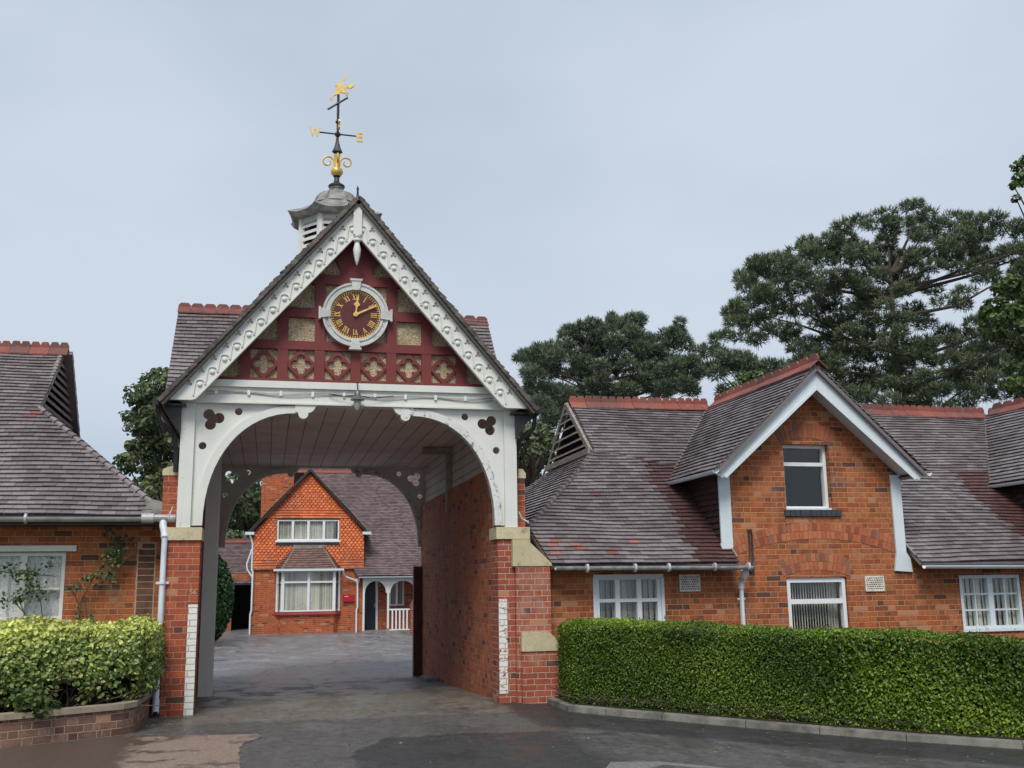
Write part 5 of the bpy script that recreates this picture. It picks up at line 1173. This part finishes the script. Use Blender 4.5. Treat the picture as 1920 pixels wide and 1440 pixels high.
# climbing roses
def rose(label,stems,blobs,loc):
    r_=thing('climbing_rose',label,'climber',loc,'thin roses climbing the cottage front')
    mb=MB(); 
    for st in stems: mb.tube(st,[.009-.004*i/len(st) for i in range(len(st))],5,cap=False)
    mb.build('stem',m_twig,r_)
    P=[];N=[]
    for (x,z,rx,rz,n) in blobs:
        for i in range(n): P.append((x+rng.normal(0,rx),14.42+rng.normal(0,.05),z+rng.normal(0,rz))); N.append((rng.normal(0,.3),-1,.4))
    leaves('leaves',P[::3]+P[1::3],N[::3]+N[1::3],.045,m_rose,r_,asp=.75,spread=.7)
Xp=lambda px:(-1.38+(px-300)/141.5); Zp=lambda px,py:1.55+(1097-py)/142.5
def W2(pts): return [(Xp(x),14.43,Zp(x,y)) for x,y in pts]
rose('thin leafy climbing rose against the bare brick of the cottage wall',[W2([(170,1185),(165,1120),(185,1075),(215,1030),(230,1000),(205,985)]),W2([(190,1185),(178,1140),(172,1100),(160,1080)]),W2([(168,1130),(150,1095)]),W2([(210,1050),(240,1040),(265,1022)])],
 [(Xp(220),Zp(0,1035),.06,.07,150),(Xp(232),Zp(0,1010),.06,.05,60),(Xp(205),Zp(0,990),.035,.05,36),(Xp(205),Zp(0,1070),.07,.06,80),(Xp(180),Zp(0,1075),.07,.03,36),(Xp(155),Zp(0,1093),.045,.035,36),(Xp(165),Zp(0,1150),.02,.09,50),(Xp(187),Zp(0,1150),.018,.05,30)],(-2,14.45,.25))
rose('leafy climbing rose growing across the lace curtained window',[W2([(95,1195),(75,1140),(62,1110),(80,1080),(70,1050)]),W2([(112,1195),(105,1150),(98,1110)]),W2([(78,1140),(50,1110)]),W2([(0,1055),(45,1063),(122,1070)])],
 [(Xp(72),Zp(0,1068),.10,.06,150),(Xp(85),Zp(0,1095),.09,.07,130),(Xp(60),Zp(0,1110),.07,.035,60),(Xp(38),Zp(0,1055),.05,.05,34),(Xp(110),Zp(0,1045),.03,.05,26),(Xp(38),Zp(0,1115),.06,.03,36),(Xp(55),Zp(0,1165),.07,.02,26)],(-2.8,14.45,.25))

# ---------------- trees ----------------
def tree_base(name,label,x,y,h,r,mat,limbs,group='trees behind the buildings',cat='tree'):
    random.shuffle(limbs); limbs=limbs[:26]
    t=thing(name,label,cat,(x,y,-.3),group); mb=MB()
    mb.tube([(x,y,-.4),(x+.1*r,y,h*.3),(x-.3*r,y,h*.6),(x,y,h)],[r,r*.8,r*.5,r*.08],9,cap=False); mb.build('trunk',m_bark,t,True)
    mb=MB()
    for (z0,tip,rr) in limbs:
        p=Vector((x,y,z0)); q=Vector(tip); mdl=p.lerp(q,.5)+Vector((0,0,-.06*(q-p).length*random.uniform(-.4,1.4))); mb.tube([p,p.lerp(mdl,.5),mdl,mdl.lerp(q,.5)+Vector((0,0,.1)),q],[rr,rr*.8,rr*.6,rr*.4,rr*.2],6,cap=False)
    if limbs: mb.build('limb',m_bark,t,True)
    return t
def tufts(P,N,ln,k,rng):
    """needle tufts: k slim blades per point fanning outwards"""
    n=len(P); P=np.repeat(P,k,0); N=np.repeat(N,k,0)+rng.normal(0,.62,(n*k,3)); N/=np.linalg.norm(N,axis=1)[:,None]; R=np.cross(N,rng.normal(0,1,(n*k,3))); R/=np.linalg.norm(R,axis=1)[:,None]
    L_=ln*rng.uniform(.6,1.25,(n*k,1)); return P,N,R,L_
def blades(name,P,N,ln,k,wd,mat,parent,rng,rb=None):
    n0=len(P); P2,N2,R,L_=tufts(P,N,ln,k,rng); w_=wd
    V=np.stack([P2-R*w_*.4,P2+R*w_*.4,P2+N2*L_*.6+R*w_*.5,P2+N2*L_,P2+N2*L_*.6-R*w_*.5],1).reshape(-1,3)-np.array(parent['_o']); n=n0*k; i=np.arange(n)*5
    F=np.stack([i,i+1,i+2,i+3,i+4],1); me=bpy.data.meshes.new(name); me.vertices.add(len(V)); me.vertices.foreach_set('co',V.astype(np.float32).ravel()); me.loops.add(F.size); me.loops.foreach_set('vertex_index',F.astype(np.int32).ravel())
    me.polygons.add(n); me.polygons.foreach_set('loop_start',np.arange(0,F.size,5,dtype=np.int32)); me.polygons.foreach_set('loop_total',np.full(n,5,np.int32)); me.update(calc_edges=True)
    r=rng.random(n0) if rb is None else rb; at=me.attributes.new('rnd','FLOAT','FACE'); at.data.foreach_set('value',np.clip(np.repeat(r,k)+rng.normal(0,.12,n),0,1).astype(np.float32)); me.materials.append(mat)
    o=bpy.data.objects.new(name,me); COL.objects.link(o); o.parent=parent; return o
def unproj(px,py,y):
    d=[Wm[0][0]*(px-960)+Wm[0][1]*(py-720)+Wm[0][2]*1930,Wm[1][0]*(px-960)+Wm[1][1]*(py-720)+Wm[1][2]*1930,Wm[2][0]*(px-960)+Wm[2][1]*(py-720)+Wm[2][2]*1930]
    t=y/d[1]; return np.array([d[0]*t,y,1.55+d[2]*t])
def pine(label,tx,y,h,r,clumps,depth,ln,k,wd,mat,per,seed,group,trunk_px=None,name='pine_tree'):
    """clumps: sprays of needles (x px, y px, half-width px, half-height px) surveyed from the photograph, each given its own depth"""
    rng=np.random.default_rng(seed); P=[];N=[];limbs=[];R=[]
    base=unproj(tx,1103,y); 
    for (px,py,rx,ry) in clumps:
        yy=y+rng.uniform(-depth,depth); c=unproj(px,py,yy); sc=yy*1.02/1930; ax,az=rx*sc,ry*sc; n=int(per*ax*az)+20
        for i in range(n):
            v=rng.normal(0,1,3); v/=np.linalg.norm(v); rr=rng.uniform(.35,1)**.5; q=c+v*np.array([ax,ax*.9,az])*rr; 
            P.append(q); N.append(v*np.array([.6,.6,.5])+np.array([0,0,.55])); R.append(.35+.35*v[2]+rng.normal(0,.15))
        limbs.append((float(min(h*.92,max(h*.25,c[2]-abs(c[0]-base[0])*.30-.3))),tuple(c+np.array([0,0,-az*.3])),r*.26))
    t=tree_base(name,label,float(base[0]),y,h,r,m_bark,limbs,group)
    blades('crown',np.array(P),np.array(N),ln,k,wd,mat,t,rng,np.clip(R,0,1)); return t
def fillclumps(poly,step,rx,ry,seed,jit=.5,drop=.1):
    rng=np.random.default_rng(seed); out=[]; xs=[p[0] for p in poly]; ys_=[p[1] for p in poly]
    def ins(x,y):
        c=False
        for i in range(len(poly)):
            a,b=poly[i],poly[i-1]
            if (a[1]>y)!=(b[1]>y) and x<(b[0]-a[0])*(y-a[1])/(b[1]-a[1])+a[0]: c=not c
        return c
    y=min(ys_); r=0
    while y<max(ys_):
        x=min(xs)+(step*.5 if r%2 else 0)
        while x<max(xs):
            a,b=x+rng.normal(0,step*jit*.4),y+rng.normal(0,step*jit*.25)
            if ins(a,b) and rng.random()>drop: out.append((a,b,rx*rng.uniform(.7,1.3),ry*rng.uniform(.7,1.3)))
            x+=step
        y+=step*.55; r+=1
    return out
big=[(1395,510),(1440,480),(1500,455),(1560,430),(1640,405),(1715,392),(1800,398),(1880,400),(1960,420),(2010,560),(1980,700),(1900,740),(1860,745),(1780,770),(1700,830),(1600,830),(1540,800),(1440,770),(1500,700),(1470,640),(1400,655),(1352,600),(1400,560)]
cl=fillclumps(big,31,25,11,11,drop=.07,jit=.9)
gaps=[(1775,525,36,16),(1805,590,50,16),(1750,570,12,18),(1870,545,30,9),(1475,672,26,10)]
cl=[c for c in cl if not any(abs(c[0]-g[0])<g[2] and abs(c[1]-g[1])<g[3] for g in gaps)]
cl+=[(1365,588,14,10),(1380,605,22,11),(1420,500,24,11),(1515,455,20,10),(1700,388,14,10),(1720,384,12,10),(1360,630,12,8),(1345,660,14,12),(1370,670,30,12),(1400,690,40,14),(1340,640,9,14)]
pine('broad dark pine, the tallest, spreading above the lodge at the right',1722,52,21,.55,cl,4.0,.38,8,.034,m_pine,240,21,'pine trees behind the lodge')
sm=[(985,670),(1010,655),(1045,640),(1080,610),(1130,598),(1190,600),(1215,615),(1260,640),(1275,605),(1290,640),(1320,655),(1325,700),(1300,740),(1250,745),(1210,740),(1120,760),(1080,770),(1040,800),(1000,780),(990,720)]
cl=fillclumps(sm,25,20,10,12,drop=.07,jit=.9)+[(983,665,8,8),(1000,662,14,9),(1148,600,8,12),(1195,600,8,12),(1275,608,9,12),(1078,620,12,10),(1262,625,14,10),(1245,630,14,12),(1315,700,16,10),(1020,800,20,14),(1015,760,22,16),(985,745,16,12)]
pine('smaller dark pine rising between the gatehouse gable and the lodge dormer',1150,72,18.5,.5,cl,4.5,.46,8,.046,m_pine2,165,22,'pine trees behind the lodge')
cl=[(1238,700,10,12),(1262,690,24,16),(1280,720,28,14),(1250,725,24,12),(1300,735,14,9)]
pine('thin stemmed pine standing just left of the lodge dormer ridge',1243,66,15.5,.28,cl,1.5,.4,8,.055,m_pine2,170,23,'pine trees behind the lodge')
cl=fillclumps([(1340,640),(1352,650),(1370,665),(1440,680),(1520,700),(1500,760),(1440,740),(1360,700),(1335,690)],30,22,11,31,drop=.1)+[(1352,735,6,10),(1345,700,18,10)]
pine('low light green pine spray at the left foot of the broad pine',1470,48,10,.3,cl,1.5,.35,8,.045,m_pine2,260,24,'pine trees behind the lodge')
def broad(label,tx,y,h,r,clumps,depth,size,mat,per,seed,name='broadleaf_tree'):
    rng=np.random.default_rng(seed); P=[];N=[];R=[];limbs=[]; base=unproj(tx,1103,y)
    for (px,py,rx,ry) in clumps:
        yy=y+rng.uniform(-depth,depth); c=unproj(px,py,yy); sc=yy*1.02/1930; ax,az=rx*sc,ry*sc; n=int(per*ax*az)+8; v=rng.normal(0,1,(n,3)); v/=np.linalg.norm(v,axis=1)[:,None]; rr=rng.uniform(.2,1,(n,1))**.45
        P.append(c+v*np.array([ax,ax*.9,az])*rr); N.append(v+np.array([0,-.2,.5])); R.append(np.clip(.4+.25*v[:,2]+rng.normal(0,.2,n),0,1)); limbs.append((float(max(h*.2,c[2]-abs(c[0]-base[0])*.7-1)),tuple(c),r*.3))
    t=tree_base(name,label,float(base[0]),y,h,r,m_bark,limbs); P=np.concatenate(P);N=np.concatenate(N);R=np.concatenate(R)
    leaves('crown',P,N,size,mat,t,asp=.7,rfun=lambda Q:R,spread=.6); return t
lt=[(280,700),(300,690),(335,690),(360,760),(360,960),(300,965),(255,930),(228,860),(250,840),(240,790),(250,740)]
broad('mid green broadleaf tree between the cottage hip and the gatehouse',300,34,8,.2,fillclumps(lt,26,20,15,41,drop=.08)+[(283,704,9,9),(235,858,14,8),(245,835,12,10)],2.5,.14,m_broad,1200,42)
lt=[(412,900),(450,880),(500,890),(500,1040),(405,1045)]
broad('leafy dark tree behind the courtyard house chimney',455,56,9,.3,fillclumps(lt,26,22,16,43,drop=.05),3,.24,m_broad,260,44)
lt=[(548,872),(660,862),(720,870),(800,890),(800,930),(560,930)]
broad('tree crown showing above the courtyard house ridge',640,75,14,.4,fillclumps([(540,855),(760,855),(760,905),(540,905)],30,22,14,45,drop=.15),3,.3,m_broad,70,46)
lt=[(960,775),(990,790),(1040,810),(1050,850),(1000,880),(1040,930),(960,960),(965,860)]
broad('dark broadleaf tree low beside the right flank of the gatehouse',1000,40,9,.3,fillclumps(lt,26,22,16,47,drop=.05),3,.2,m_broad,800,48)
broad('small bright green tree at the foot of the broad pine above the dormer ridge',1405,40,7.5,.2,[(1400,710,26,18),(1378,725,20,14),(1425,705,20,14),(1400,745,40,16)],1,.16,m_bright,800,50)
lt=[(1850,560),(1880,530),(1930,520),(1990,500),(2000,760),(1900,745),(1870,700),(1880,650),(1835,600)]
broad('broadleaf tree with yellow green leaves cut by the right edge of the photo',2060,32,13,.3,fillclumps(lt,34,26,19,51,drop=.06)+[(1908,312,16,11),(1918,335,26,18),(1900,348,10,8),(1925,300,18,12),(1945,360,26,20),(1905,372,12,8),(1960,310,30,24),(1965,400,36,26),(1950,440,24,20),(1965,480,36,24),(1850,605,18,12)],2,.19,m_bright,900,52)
# bush in the courtyard at the left of the outbuilding
cb=thing('courtyard_bush','tall rounded green bush inside the courtyard at the left of the drive','bush',(-1.7,37,-.22))
rng=np.random.default_rng(9); P=[];N=[]
for i in range(9000):
    v=rng.normal(0,1,3); v/=np.linalg.norm(v); q=np.array([-1.95,37,1.25])+v*np.array([.85,1.0,1.5])*rng.uniform(.85,1.03); 
    if q[2]>-.2: P.append(q); N.append(v)
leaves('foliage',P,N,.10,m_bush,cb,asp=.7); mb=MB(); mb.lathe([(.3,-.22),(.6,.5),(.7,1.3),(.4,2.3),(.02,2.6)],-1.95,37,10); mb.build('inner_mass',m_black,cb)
# litter on the ground, a drain box by the passage wall
rng=np.random.default_rng(77); SP=[];SN=[]
for i in range(260):
    x=rng.uniform(-1.3,7.5); y=rng.uniform(9.0,14.5); 
    if y<13.2-.7*(x-3.4) or x<3.4: SP.append((x,y,G(x,y)+.006)); SN.append((0,0,6))
for i in range(60): SP.append((-1.25+rng.normal(0,.12),13.4+rng.normal(0,.35),.008)); SN.append((0,0,6))
tag(leaves('leaf_litter',SP,SN,.022,plain('bleached leaf',(.45,.38,.28),.7,var=.6,scale=40)),'tiny pale leaves scattered over the wet drive','leaf litter',kind='stuff')
dn=thing('drain_box','low stone drain box at the foot of the passage wall','drain',(3.0,19.3,-.17)); mb=MB(); mb.box(2.85,3.09,19.2,19.9,-.2,-.10); mb.build('box',m_kerb,dn); mb=MB(); mb.box(2.88,3.06,19.24,19.86,-.099,-.09); mb.build('lid',m_lead,dn)
# ---------------- tidy ----------------
for o in bpy.data.objects:
    if '_o' in o: del o['_o']
